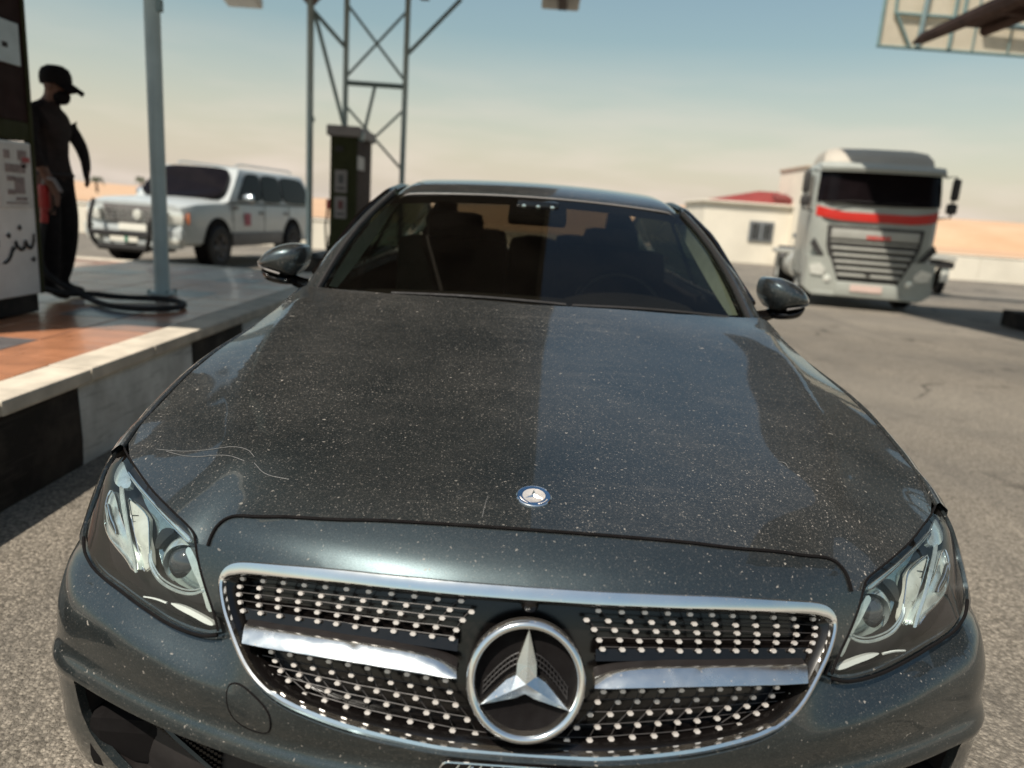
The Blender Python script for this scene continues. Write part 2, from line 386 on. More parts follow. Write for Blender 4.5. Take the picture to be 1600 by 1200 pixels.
def hill(x):
    return max(.4, 1.0+.9*math.sin(x*.012+1)+14*math.exp(-((x-270)/170)**2)+5*math.exp(-((x-80)/90)**2)+1.5*math.exp(-((x+330)/120)**2)+rr.random()*.5)
mb = MB(); rows_ = []
xx = np.arange(-900, 1100, 20); top = [hill(x) for x in xx]
for y, k in ((330, 0), (350, .45), (380, .8), (410, 1.0), (470, .9), (560, 0)):
    rows_.append([(x, y+25*math.sin(x*.011), -1.0+k*(t_+1.0)+(.4*math.sin(x*.05+y) if 0 < k < 1 else 0)) for x, t_ in zip(xx, top)])
mb.grid(rows_); tag(mb.build('hills', m_sand, smooth=True), kind='structure')

# ------------------------------------------------------------------ pump island: kerbstones and glazed tiles
def kerb_paint(name, col, rough):
    m, nt, b, o = new_mat(name)
    c = mix(nt, mrange(nt, noise(nt, 6, 6), .3, .7), tuple(q*.75 for q in col), tuple(q*1.15 for q in col))
    chip = mrange(nt, noise(nt, 13, 8, .75), .66, .69, 0, .8); c = mix(nt, chip, c, (.24, .21, .175))
    sc = nt.nodes.new('ShaderNodeTexCoord'); mpn = nt.nodes.new('ShaderNodeMapping'); mpn.inputs['Scale'].default_value = (2, 1.2, 16); nt.links.new(sc.outputs['Object'], mpn.inputs[0])
    scuff = mrange(nt, noise(nt, 2.0, 6, .6, vec=mpn.outputs[0]), .56, .70, 0, .45); c = mix(nt, scuff, c, (.05, .042, .037))
    dirt = mrange(nt, noise(nt, 3.5, 5), .45, .75, 0, .35); c = mix(nt, dirt, c, (.15, .12, .095))
    nt.links.new(c, b.inputs['Base Color']); b.inputs['Roughness'].default_value = rough; b.inputs['Specular IOR Level'].default_value = .25
    bump(nt, b, noise(nt, 45, 6, .7), .35, .004); return m
m_kb = kerb_paint('kerb_black_paint', (.008, .0065, .006), .7); m_kw = kerb_paint('kerb_white_paint', (.56, .57, .54), .75)
m_cap = plain('kerb_cap_concrete', (.50, .44, .355), .85, 0, .25, 5)
m_conc = plain('concrete', (.34, .30, .26), .9, 0, .25, 4)
island = bpy.data.objects.new('pavement', None); COL.objects.link(island); island.location = (-3.8, 5, 0); tag(island, kind='structure')
IO = (-3.8, 5, 0)
IX0, IX1, IY0, IY1, IZ = -5.7, -2.045, .9, 8.7, .45
mb = MB(); mb.box(((IX0+IX1)/2, (IY0+IY1)/2, .20), (IX1-IX0-.12, IY1-IY0-.12, .42)); mb.build('core', m_conc, island, org=IO)
def kerb(x, y, rz, ln, mat):
    mb = MB(); mb.prism([(-.07, -.02), (.052, -.02), (.058, .12), (.048, .385), (.03, .40), (-.07, .40)], 'y', -ln/2+.003, ln/2-.003)
    c, s_ = math.cos(rz), math.sin(rz); mb.v = [(x+p[0]*c-p[1]*s_, y+p[0]*s_+p[1]*c, p[2]) for p in mb.v]; mb.build('kerbstone', mat, island, org=IO)
edges_y = [.9, 1.55, 2.35, 3.30, 4.50, 5.35, 6.2, 7.05, 7.9, 8.7]     # black / white lengths measured along the lane side
for i in range(len(edges_y)-1):
    a_, b_ = edges_y[i], edges_y[i+1]; kerb(IX1-.05, (a_+b_)/2, 0, b_-a_, m_kw if i in (1, 3, 5, 7) else m_kb)
for i in range(4):
    kerb(IX0+.45+.91*i, IY1-.05, math.pi/2, .91, (m_kb, m_kw)[i % 2]); kerb(IX0+.45+.91*i, IY0+.05, -math.pi/2, .91, (m_kb, m_kw)[i % 2])
for i in range(9): kerb(IX0+.05, IY0+.43+.866*i, math.pi, .866, (m_kb, m_kw)[i % 2])
rr = random.Random(5)
def capstone(x, y, sx, sy):
    mb = MB(); mb.box((x, y, .417+rr.uniform(-.001, .002)), (sx-.006, sy-.006, .066), bev=.012); mb.build('kerb_cap', m_cap, island, org=IO)
y = IY0
while y < IY1-.2:
    l = min(.62, IY1-y); capstone(IX1-.085, y+l/2, .22, l); capstone(IX0+.105, y+l/2, .26, l); y += l
x = IX0+.24
while x < IX1-.27:
    l = min(.66, IX1-.24-x); capstone(x+l/2, IY1-.105, l, .22); capstone(x+l/2, IY0+.105, l, .22); x += l
m_t1 = plain('terracotta_tile', (.38, .165, .085), .30, 0, .25, 5, .15); m_t2 = plain('pale_tile', (.40, .30, .225), .30, 0, .2, 5, .15); m_t3 = plain('grey_tile', (.12, .11, .11), .30, 0, .25, 5, .15); m_t4 = plain('brown_tile', (.24, .125, .08), .30, 0, .25, 5, .15)
tm = {}
nx, ny = 8, 18; x0, x1, y0, y1 = IX0+.235, IX1-.20, IY0+.215, IY1-.215; tx, ty = (x1-x0)/nx, (y1-y0)/ny
for i in range(nx):
    for j in range(ny):
        mm = m_t3 if (i % 3 == 0 and j % 3 == 0) else rr.choice([m_t1, m_t1, m_t2, m_t1, m_t4])
        if mm.name not in tm:
            mb = MB(); mb.box((0, 0, 0), (tx-.010, ty-.010, .04), bev=.004); ob = mb.build('tile', mm, island, org=(0, 0, 0)); tm[mm.name] = ob
        else:
            ob = tm[mm.name].copy(); link(ob, island)
        ob.location = (x0+tx*(i+.5)-IO[0], y0+ty*(j+.5)-IO[1], .424+rr.uniform(-.0012, .0012)); ob.rotation_euler = (rr.uniform(-.003, .003), rr.uniform(-.003, .003), 0)
mb = MB(); mb.box(((x0+x1)/2, (y0+y1)/2, .42), (x1-x0, y1-y0, .032)); mb.build('grout', m_conc, island, org=IO)
# second island, farther up the lane, and the one across the lane on the right
def small_island(x, y, sx, sy, h, nm, pair=None):
    m_a, m_b = pair or (m_kb, m_kw)
    r_ = bpy.data.objects.new(nm, None); COL.objects.link(r_); r_.location = (x, y, gz(y)); tag(r_, kind='structure')
    mb = MB(); mb.box((0, 0, h/2-.03), (sx-.1, sy-.1, h+.0), bev=.0); mb.build('core', m_conc, r_, org=(0, 0, 0))
    n = max(2, int(round(sy/.9)))
    for sg in (-1, 1):
        for k in range(n):
            mb = MB(); mb.box((sg*(sx/2-.06), -sy/2+sy*(k+.5)/n, h/2-.02), (.14, sy/n-.006, h+.06), bev=.02); mb.build('kerbstone', (m_a, m_b)[k % 2], r_, org=(0, 0, 0))
        mb = MB(); mb.box((0, sg*(sy/2-.06), h/2-.02), (sx-.27, .14, h+.06), bev=.02); mb.build('kerbstone', m_a if sg < 0 else m_b, r_, org=(0, 0, 0))
    return r_
small_island(-3.05, 14.2, 1.15, 4.6, .55, 'pavement')
small_island(10.4, 10.4, 2.6, 7.4, .24, 'pavement', (m_kb, m_kb))

# ------------------------------------------------------------------ the pump canopy on the left
m_post = plain('post_paint', (.36, .44, .44), .45, .0, .1, 5)
m_soff = plain('canopy_soffit', (.070, .044, .034), .7, 0, .25, 2)
m_fas = plain('canopy_fascia', (.50, .46, .38), .6, 0, .15, 3)
m_lamp = plain('lamp_cover', (.62, .60, .54), .4, 0, .1, 6)
m_brace = plain('brace_paint', (.17, .23, .23), .5, .1, .15, 6)
m_gus = plain('gusset_paint', (.17, .14, .13), .6, .1, .2, 6)
canopy = thing('canopy', 'large steel pump canopy on thin posts and a lattice column over the left island', 'canopy', (-4, 8, 0))
CO = (-4, 8, 0)
def CP(x, y):   # the canopy stands a little askew to the lane
    return (0.02+x+.044*(y-2), y)
cz = 5.08
def slab4(x0, x1, y0, y1, z0, z1):
    q = [CP(x0, y0), CP(x1, y0), CP(x1, y1), CP(x0, y1)]; mb = MB(); mb.prism(q, 'z', z0, z1); return mb
slab4(-6.5, 0, 2.4, 14.3, cz, cz+.10).build('roof_deck', m_soff, canopy, org=CO)
for k in range(9):
    y = 2.7+k*1.42; mb = MB(); a, b_ = CP(-6.4, y), CP(-.1, y); mb.box(((a[0]+b_[0])/2, y, cz-.06), (6.2, .10, .12)); mb.build('purlin', m_soff, canopy, org=CO)
for x in (-6.3, -2.6, -.18):
    a, b_ = CP(x, 2.5), CP(x, 14.2); mb = MB(); mb.bar((a[0], a[1], cz-.20), (b_[0], b_[1], cz-.20), .15); mb.build('main_beam', m_soff, canopy, org=CO)
for x0, x1, y0, y1 in ((-6.55, .03, 14.30, 14.36), (-6.55, .03, 2.34, 2.40)):
    slab4(x0, x1, y0, y1, cz-.04, cz+.55).build('fascia', m_fas, canopy, org=CO)
for x0, x1 in ((0, .06), (-6.56, -6.5)):
    slab4(x0, x1, 2.34, 14.36, cz-.04, cz+.55).build('fascia', m_fas, canopy, org=CO)
for x, y, z, w in ((-5.22, 14.05, 4.50, .62), (.33, 14.05, 4.83, .66)):       # flood lamps hung under the far edge
    mb = MB(); mb.box((x, y, z+.10), (w, .42, .16), bev=.04, rx=R(-12)); mb.tube([(x, y, z+.15), (x, y, cz)], .03, 6); mb.build('flood_lamp', m_lamp, canopy, org=CO)
def post(x, y, zb, zt, r, name='post'):
    mb = MB(); mb.tube([(x, y, zb), (x, y, zt)], r, 16); mb.box((x, y, zb+.012), (r*3, r*3, .024), bev=.004); ob = mb.build(name, m_post, canopy, True, org=CO)
    mb = MB(); 
    for dx in (-1, 1):
        for dy in (-1, 1): mb.lathe([(.012, 0), (.012, .018), (.0002, .02)], (x+dx*r*1.25, y+dy*r*1.25, zb+.024), 'z', 6)
    mb.build('bolt', m_brace, ob, org=CO)['kind'] = 'stuff'
    mb = MB(); mb.box((x+r, y-.01, 2.62), (.05, .05, .09), bev=.01); mb.build('cable_clip', m_brace, ob, org=CO); return ob
post(-2.945, 6.02, .45, cz-.2, .058)
p2 = post(-3.86, 13.5, gz(13.5), cz-.2, .058)
mb = MB(); mb.prism([(-.26, 4.82), (-.26, 4.66), (0, 4.38), (.26, 4.66), (.26, 4.82)], 'y', 13.46, 13.54); mb.v = [(p[0]-3.86, p[1], p[2]) for p in mb.v]; mb.build('gusset', m_gus, p2, org=CO)
mb = MB()
lat = mb.tube([(-3.37, 14, gz(14)), (-3.37, 14, cz)], .05, 10).build('lattice_column', m_post, canopy, True, org=CO)
for x, y in ((-2.31, 14),):
    mb = MB(); mb.tube([(x, y, gz(14)), (x, y, cz)], .05, 10); mb.build('lattice_leg', m_post, lat, True, org=CO)
def brace(a, b_, r=.028, par=lat):
    mb = MB(); mb.tube([a, b_], r, 8); mb.build('brace', m_brace, par, True, org=CO)
for y in (14,):
    brace((-3.37, y, 3.33), (-2.31, y, 3.33), .045 if y == 14 else .03); brace((-3.37, y, 1.2), (-2.31, y, 1.2))
    brace((-3.37, y, 4.62), (-2.31, y, 3.42), .024); brace((-2.31, y, 4.58), (-3.37, y, 3.42), .024)
    brace((-3.37, y, 2.95), (-2.31, y, 1.9), .022); brace((-2.31, y, 2.95), (-3.37, y, 1.9), .022)
brace((-2.84, 14, 3.33), (-3.04, 14, 2.42), .03)
brace((-2.31, 14, 3.85), (-1.38, 13.9, 4.80), .036, canopy); brace((-3.37, 14, 3.90), (-3.86, 13.52, 4.40), .036, canopy); brace((-3.80, 13.5, 4.34), (-3.30, 13.8, 2.45), .034, canopy)

# ------------------------------------------------------------------ the canopy across the lane, cream fascia hung on pipes
canopy2 = thing('canopy', 'high canopy right of the lane, showing only its rusty edge beams in the sky', 'canopy', (10, 9, 0))
C2 = (10, 9, 0)
m_sheet, nt, b, o = new_mat('cream_sheet')
df = nt.nodes.new('ShaderNodeBsdfDiffuse'); tl = nt.nodes.new('ShaderNodeBsdfTranslucent'); ms = nt.nodes.new('ShaderNodeMixShader'); ms.inputs[0].default_value = .5
cs = mix(nt, mrange(nt, noise(nt, 2.5, 5), .3, .7), (.74, .67, .54), (.82, .75, .62)); nt.links.new(cs, df.inputs[0]); nt.links.new(cs, tl.inputs[0])
nt.links.new(df.outputs[0], ms.inputs[1]); nt.links.new(tl.outputs[0], ms.inputs[2]); nt.links.new(ms.outputs[0], o.inputs[0]); nt.nodes.remove(b)
m_rust = plain('primer_steel', (.10, .062, .050), .8, 0, .3, 5, 0, .2)
DZ, DX = 4.46, 6.12
# high roof on tall posts, out of the picture above, whose shade falls across the lane end
HZ = 7.5
for k in range(6):
    for q in range(4):
        mb = MB(); mb.box((4.92+.83+1.66*k, 2+3.2*(q+.5), HZ), (1.65, 3.19, .06)); mb.build('roof_sheet', m_soff, canopy2, org=C2)
for k in range(5):
    mb = MB(); mb.box((9.9, 2.4+3.0*k, HZ-.14), (9.8, .12, .2)); mb.build('purlin', m_rust, canopy2, org=C2)
mb = MB(); mb.tube([(DX+.06, 13.35, DZ+.02), (DX+.06, 13.0, DZ+.03), (DX+.10, 11.0, DZ+.04), (DX+.14, 1.0, DZ+.04)], [.02, .09, .12, .12], 8); mb.build('edge_beam', m_rust, canopy2, True, org=C2)
mb = MB(); mb.box((DX+.36, 6.6, DZ+.10), (.62, 11.6, .06)); mb.tube([(DX+.62, 12.3, DZ+.02), (DX+.62, 1.0, DZ+.02)], .09, 8); mb.build('edge_beam', m_rust, canopy2, True, org=C2)
for k in range(4):
    mb = MB(); mb.box((DX+4.9, 2.0+3.1*k, DZ+.05), (9.6, .10, .14)); mb.build('purlin', m_rust, canopy2, org=C2)
for x, y in ((9.9, 3.2), (9.9, 12.2), (14.5, 3.2), (14.5, 12.2)):
    mb = MB(); mb.tube([(x, y, gz(y)), (x, y, HZ)], .09, 12); mb.build('post', m_post, canopy2, True, org=C2)
# ------------------------------------------------------------------ back of a big cream sign panel on a pipe frame, beyond the lorry
gantry = thing('billboard', 'back of a large cream sheet billboard on green pipework, above and behind the lorry', 'billboard', (15.6, 20.6, gz(20)))
GO = (15.6, 20.6, gz(20)); K = 20.5/14.02
def fp(x, z): return (-.0545+(x+.0545)*K, 1.30+(z-1.30)*K)
for k in range(5):
    xa, za = fp(5.88+k*1.16, 4.555); xb, zb = fp(5.88+k*1.16+1.15, 6.3); mb = MB(); mb.box(((xa+xb)/2, 20.5, (za+zb)/2), (xb-xa, .03, zb-za)); mb.build('sheet', m_sheet, gantry, org=GO)
m_pipe = plain('pipe_paint', (.16, .24, .23), .5, .1, .15, 6)
def pipe(a, b_, r=.03, mt=None, y=20.45):
    mb = MB(); p, q = fp(*a), fp(*b_); mb.tube([(p[0], y, p[1]), (q[0], y, q[1])], r*K, 8); mb.build('frame_pipe', mt or m_pipe, gantry, True, org=GO)
pipe((5.86, 4.55), (11.7, 4.55), .026); pipe((5.88, 4.55), (5.88, 6.3), .03); pipe((6.08, 5.08), (7.25, 5.08), .030, None, 20.42)
pipe((6.1, 5.08), (6.42, 4.57), .026, None, 20.42); pipe((6.62, 6.3), (6.54, 4.57), .045, m_brace, 20.38); pipe((7.08, 6.3), (7.08, 4.57), .03, None, 20.38); pipe((6.08, 5.08), (6.02, 6.3), .026, None, 20.42); pipe((7.25, 5.08), (7.25, 6.3), .03, None, 20.42)
for k in range(4): pipe((7.5+k*.62, 6.3), (7.5+k*.62, 4.57), .016, None, 20.42)
pipe((7.6, 5.0), (11.7, 4.86), .05, m_brace, 20.3)
for x in (15.4, 16.6):
    mb = MB(); mb.tube([(x, 20.62, gz(20)), (x, 20.62, 8.5)], .14, 12); mb.build('post', m_post, gantry, True, org=GO)
# ================================================================== the grey saloon
ORG[:] = [0, 3.45, 0]
sedan = thing('sedan', 'dusty dark grey saloon with a star grille parked at the pumps, bonnet towards the viewer', 'car', ORG)
_P = np.array([(0, .985), (.1, .987), (.2, .995), (.3, 1.010), (.4, 1.033), (.5, 1.066), (.6, 1.104), (.7, 1.15), (.79, 1.2), (.86, 1.245), (.905, 1.298), (.93, 1.37), (.938, 1.46), (.938, 1.6), (.938, 2.0)])
_U = np.concatenate([[0], np.cumsum(np.hypot(*np.diff(_P, axis=0).T))])
_fx, _fy = pchip(_U, _P[:, 0]), pchip(_U, _P[:, 1])
_fl = pchip(*np.array([(.1, .03), (.3, 0), (.45, 0), (.5, .003), (.60, .035), (.70, .073), (.73, .093), (.75, .118), (.79, .19), (.84, .30)]).T)
def S(u, z):
    x = float(_fx(abs(u))); s = 1+1.25*(x/.88)**3
    a = min(max((.56-z)/.2, 0), 1); a = a*a*(3-2*a)*math.exp(-((abs(u)-1.0)/.16)**2)
    return np.array([math.copysign(1, u)*(x-.004*a), float(_fy(abs(u)))+float(_fl(z))*s-.012*a, z])
def SN(u, z, off):
    """point off metres in front of the front skin"""
    e = 1e-3; n = np.cross(S(u+e, z)-S(u-e, z), S(u, z+e)-S(u, z-e)); n /= np.linalg.norm(n)
    if n[0]*math.copysign(.6, u)-n[1]*.8 < 0: n = -n
    return S(u, z)+n*off
_zhl = pchip([.50, .518, .55, .614, .688, .775, .865, .916, 1.2], [.590, .585, .576, .573, .579, .587, .593, .604, .615])
_z1 = pchip([.45, .515, .548, .60, .68, .747, .813, .868, 1.0, 1.2], [.500, .507, .511, .517, .528, .538, .545, .554, .565, .565])
def relief(u, z):
    u = abs(u); zh, z1 = float(_zhl(u)), float(_z1(u)); w = min(max((u-.43)/.09, 0), 1); w = w*w*(3-2*w)
    zs = [.30, .398, .418, .448, z1-.014, z1+.002, zh-.012, zh+.006, zh+.03, .9]
    rs = [.0, .012, .026, .002, .011, .010, -.019*w+.004*(1-w), -.020*w, 0, 0]
    return float(np.interp(z, zs, rs))
_rl = {}
def SB(u, z):
    # average the relief a little so the swage lines are rounded, not folded
    r = (relief(u, z-.004)+2*relief(u, z)+relief(u, z+.004))/4
    return S(u, z)+np.array([0, -r, 0])
def sym(half):
    """half outline from the centre line out and back to it -> closed outline"""
    return list(half)+[(-a, b) for a, b in reversed(half) if abs(a) > 1e-6]
HLIN = [(.957, .746), (.885, .745), (.811, .739), (.755, .733), (.710, .728), (.671, .722), (.636, .716), (.613, .710), (.602, .701), (.590, .679), (.566, .646), (.537, .610), (.521, .586)]
HLBOT = [(.521, .585), (.550, .576), (.582, .573), (.614, .573), (.651, .575), (.688, .579), (.731, .583), (.775, .587), (.827, .589), (.865, .593), (.894, .600)]
HLOUT = [(.916, .606), (.939, .617), (.956, .629), (.954, .651), (.948, .675), (.954, .694), (.967, .714), (.966, .734)]
PTOP = [(.573, .700), (.571, .713), (.566, .726), (.557, .736), (.544, .743), (.525, .7475), (.487, .752), (.429, .761), (.350, .768), (.254, .777), (.131, .782), (0, .783)]
FOUT = [(0, .7255), (.124, .725), (.185, .724), (.246, .722), (.31, .719), (.376, .713), (.446, .704), (.490, .697), (.513, .690), (.527, .680), (.534, .667), (.534, .652), (.528, .635), (.518, .615), (.503, .595), (.487, .575), (.467, .554), (.444, .537), (.417, .523), (.380, .511), (.331, .503), (.284, .496), (.222, .490), (.162, .485), (.104, .482), (0, .481)]
bump_half = [(0, .19), (.3, .17), (.7, .17), (.95, .19), (1.13, .22), (1.13, .612), (.98, .607), (.925, .6005)]+[(u, z-.004) for u, z in reversed(HLBOT)]+[(.526, .590), (.541, .612), (.570, .648), (.594, .680), (.602, .697), (.590, .699)]+PTOP
inlet = [(.40, .410), (.5, .411), (.6, .411), (.7, .410), (.8, .410), (.858, .412), (.868, .40), (.866, .37), (.860, .33), (.842, .295), (.81, .27), (.74, .235), (.6, .215), (.45, .22), (.41, .30)]
inlet_m = [(-a, b) for a, b in inlet]
gr_hole = smooth_poly(sym([(u*.994, z) for u, z in FOUT]), 1, True)
bumper = panel('bumper', sym(bump_half), SB, .013, paint_front, sedan, holes=[gr_hole, inlet, inlet_m], flange=.016, bstep=.012)
# dark skin behind every gap of the nose
panel('nose_liner', sym([(0, .20), (.93, .24), (.93, .62), (.93, .735), (.8, .73), (.62, .70), (.5, .735), (.3, .76), (0, .772)]), lambda u, z: SN(u, z, -.085), .04, m_seam, sedan, flange=0, holes=[smooth_poly(sym([(u*.97, z) for u, z in FOUT]), 1, True)])
for sg in (1, -1):
    # air inlet: recessed insert with a strip of mesh
    def f_in(u, z): 
        p = S(u, z); return p+np.array([-.02*sg, .085-.05*min(max((.41-z)/.18, 0), 1), 0])
    ins = panel('air_inlet', [(sg*a, b) for a, b in [(.36, .43), (.6, .43), (.89, .43), (.905, .40), (.90, .28), (.86, .20), (.6, .18), (.38, .2)]], f_in, .03, m_dark, sedan, flange=0)
    mb = MB()
    for k in range(34):
        for q in range(4):
            u = sg*(.56+.0085*k); z = .372-.10*(abs(u)-.86)*-.35*1.0-.010*q - .22*(.86-abs(u))*.5
            p = f_in(u, z); mb.box(p+np.array([0, -.004, 0]), (.006, .006, .0065), bev=.001)
    wl = MB(); lp = resample([(sg*a, b) for a, b in [(.40, .410), (.5, .411), (.6, .411), (.7, .410), (.8, .410), (.858, .412), (.868, .40), (.866, .37), (.860, .33), (.842, .295), (.81, .27), (.74, .235), (.6, .215), (.45, .22), (.41, .30)]], .012)
    wl.grid([[SB(u, z)+np.array([-sg*h*.35 if abs(u) > .8 else 0, h, 0]) for u, z in lp] for h in (.012, .14)], cv=True); wl.build('inlet_wall', m_dark, ins, True, org=ORG)
    g = mb.build('inlet_mesh', m_black, ins, org=ORG); g['kind'] = 'stuff'
    mb = MB()
    pts = [f_in(sg*u, z)+np.array([0, -.006, 0]) for u, z in [(.44, .262), (.55, .285), (.66, .318), (.76, .348), (.86, .372)]]
    mb.tube(pts, .007, 6); mb.build('inlet_rail', m_black, ins, True, org=ORG)
# towing-eye cover outlined by its groove (on one side only)
TOW = smooth_poly([(.489, .514), (.483, .524), (.462, .528), (.429, .517), (.407, .502), (.401, .484), (.406, .463), (.418, .457), (.442, .456), (.471, .464), (.484, .486)], 2, True)
mb = MB(); mb.tube([SB(-u, z)+np.array([0, -.0004, 0]) for u, z in TOW], .0016, 5, closed=True)
tow = panel('tow_cover', [(-u*.997-.0015, z) for u, z in TOW], lambda u, z: SB(u, z)+np.array([0, -.0012, 0]), .012, paint_front, sedan, flange=.003)
mb.build('cover_groove', m_seam, tow, True, org=ORG)
# ---------------------------------------------------------------- bonnet
_hp = [(0, 1.158, .783), (.131, 1.163, .781), (.254, 1.171, .777), (.35, 1.178, .768), (.423, 1.192, .760), (.48, 1.203, .750), (.597, 1.212, .710), (.65, 1.256, .722), (.685, 1.287, .728), (.726, 1.327, .733), (.774, 1.382, .739), (.838, 1.459, .745), (.880, 1.53, .752),
       (0, 1.25, .806), (0, 1.4, .840), (0, 1.6, .883), (0, 1.85, .932), (0, 2.08, .977), (0, 2.30, 1.026), (.19, 2.30, 1.027), (.452, 2.36, 1.022), (.64, 2.41, 1.015), (.762, 2.46, 1.005),
       (.581, 1.33, .793), (.622, 1.45, .818), (.656, 1.57, .841), (.684, 1.70, .869), (.715, 1.90, .906), (.733, 2.10, .944), (.748, 2.28, .975),
       (.870, 1.567, .778), (.863, 1.653, .810), (.851, 1.785, .854), (.835, 1.932, .889), (.815, 2.095, .917), (.792, 2.28, .956),
       (.34, 1.40, .829), (.34, 1.7, .893), (.36, 2.05, .964)]
_H = np.array(_hp+[(-a, b, c) for a, b, c in _hp if a > 0])
def _tps(P, z, lam=1e-5):
    n = len(P); d = np.sqrt(((P[:, None]-P[None])**2).sum(-1)); K = np.where(d > 0, d*d*np.log(d+1e-12), 0)+lam*np.eye(n)
    A = np.zeros((n+3, n+3)); A[:n, :n] = K; A[:n, n] = 1; A[:n, n+1:] = P; A[n, :n] = 1; A[n+1:, :n] = P.T
    w = np.linalg.solve(A, np.concatenate([z, [0, 0, 0]]))
    def f(x, y):
        r = np.hypot(P[:, 0]-x, P[:, 1]-y); return float((np.where(r > 0, r*r*np.log(r+1e-12), 0)*w[:n]).sum()+w[n]+w[n+1]*x+w[n+2]*y)
    return f
hz_ = _tps(_H[:, :2], _H[:, 2], 2e-5)
_crx = pchip([1.1, 1.33, 1.45, 1.57, 1.70, 1.90, 2.10, 2.28, 2.5], [.55, .581, .622, .652, .676, .702, .720, .735, .75])
def HOOD(x, y):
    d2 = ((abs(x)-.562)/.045)**2+((y-1.186)/.05)**2
    c_ = abs(x)-float(_crx(y)); r_ = .013*math.exp(-math.sqrt(c_*c_+.00003)/.07)*min(max((y-1.30)/.12, 0), 1)
    return np.array([x, y, hz_(x, y)-.020*math.exp(-d2)+r_])
hood_half = [(0, 1.1585), (.131, 1.1635), (.254, 1.172), (.35, 1.179), (.423, 1.193), (.487, 1.205), (.525, 1.211), (.540, 1.210), (.550, 1.206), (.557, 1.198), (.560, 1.190), (.562, 1.186), (.580, 1.196), (.600, 1.213), (.618, 1.231), (.65, 1.259), (.685, 1.291), (.726, 1.331), (.774, 1.386), (.838, 1.463), (.874, 1.528), (.870, 1.567), (.863, 1.653), (.851, 1.785), (.835, 1.932), (.815, 2.095), (.791, 2.28), (.762, 2.452), (.64, 2.41), (.452, 2.355), (.19, 2.305), (0, 2.298)]
bonnet = panel('bonnet', sym(hood_half), HOOD, .022, paint, sedan, flange=.007, toward=(0, -.2, 1), bstep=.012)
panel('bonnet_liner', sym([(a*.985, b+.012 if b < 1.3 else b-.004) for a, b in hood_half]), lambda x, y: HOOD(x, y)-np.array([0, 0, .016+.03*max(0, 1.3-y)/.15]), .06, m_seam, sedan, flange=0, toward=(0, 0, 1))
# scratches and a twig mark left in the dust of the bonnet
def hood_mark(name, pts, r, mat):
    P = smooth_poly(pts, 2); mb = MB(); mb.tube([HOOD(x, y)+np.array([0, 0, .0006]) for x, y in P], r, 4); return mb.build(name, mat, bonnet, True, org=ORG)
m_scr = plain('dust_scratch', (.15, .145, .14), .5, 0, .2, 40)
for pts in ([(-.78, 1.46), (-.70, 1.415), (-.62, 1.385), (-.56, 1.372), (-.535, 1.345)], [(-.75, 1.44), (-.68, 1.39), (-.60, 1.36), (-.55, 1.335)], [(-.53, 1.33), (-.50, 1.30), (-.45, 1.285)]):
    hood_mark('scratch', pts, .00055, m_scr)
hood_mark('scratch', [(-.088, 1.185), (-.086, 1.215), (-.082, 1.245)], .00055, m_scr)
hood_mark('scratch', [(.50, 1.45), (.515, 1.452), (.515, 1.43)], .00055, m_scr)
# round badge on the bonnet
badge_c = HOOD(0, 1.252); e = .01
bn = np.cross(HOOD(e, 1.252)-HOOD(-e, 1.252), HOOD(0, 1.262)-HOOD(0, 1.242)); bn /= np.linalg.norm(bn); bt = np.array([1., 0, 0]); bb = np.cross(bn, bt)
def bdisc(r0, h0, r1, h1, n=40):
    G = [[badge_c+bn*h+(bt*math.cos(2*math.pi*j/n)+bb*math.sin(2*math.pi*j/n))*r for j in range(n)] for r, h in ((r0, h0), (r1, h1))]
    return G
mb = MB(); n = 40
prof = [(.0318, -.002), (.0318, .0022), (.0305, .0034), (.0296, .0030)]
mb.grid([[badge_c+bn*h+(bt*math.cos(2*math.pi*j/n)+bb*math.sin(2*math.pi*j/n))*r for j in range(n)] for r, h in prof], cv=True)
badge = mb.build('badge', m_chrome, sedan, True, org=ORG)
m_blue = plain('badge_blue', (.02, .05, .11), .25, 0, .2, 80, 1.0)
mb = MB(); mb.grid([[badge_c+bn*h+(bt*math.cos(2*math.pi*j/n)+bb*math.sin(2*math.pi*j/n))*r for j in range(n)] for r, h in ((.0300, .0028), (.0205, .0030))], cv=True); mb.build('badge_ring', m_blue, badge, True, org=ORG)
mb = MB(); mb.grid([[badge_c+bn*h+(bt*math.cos(2*math.pi*j/n)+bb*math.sin(2*math.pi*j/n))*r for j in range(n)] for r, h in ((.0208, .0026), (.0205, .0040), (.0196, .0036), (.0001, .0034))], cv=True); mb.build('badge_disc', m_stud, badge, True, org=ORG)
mb = MB()
for a in (90, 210, 330):
    d = bt*math.cos(R(a))+bb*math.sin(R(a)); q = np.cross(bn, d); c = badge_c+bn*.0036
    mb.add([c+d*.019, c+d*.003+q*.0042, c-d*.002, c+d*.003-q*.0042, c+bn*.0035], [(0, 1, 4), (1, 2, 4), (2, 3, 4), (3, 0, 4)])
mb.build('badge_star', m_chrome, badge, org=ORG)
mb = MB()
for a in list(range(196, 250, 9))+list(range(292, 346, 9)):   # laurel leaves
    d = bt*math.cos(R(a))+bb*math.sin(R(a)); q = np.cross(bn, d); c = badge_c+bn*.0033+d*.0252
    mb.add([c+q*.0022, c+d*.0016, c-q*.0022, c-d*.0016, c+bn*.0008], [(0, 1, 4), (1, 2, 4), (2, 3, 4), (3, 0, 4)])
mb.build('badge_laurel', m_stud, badge, org=ORG)
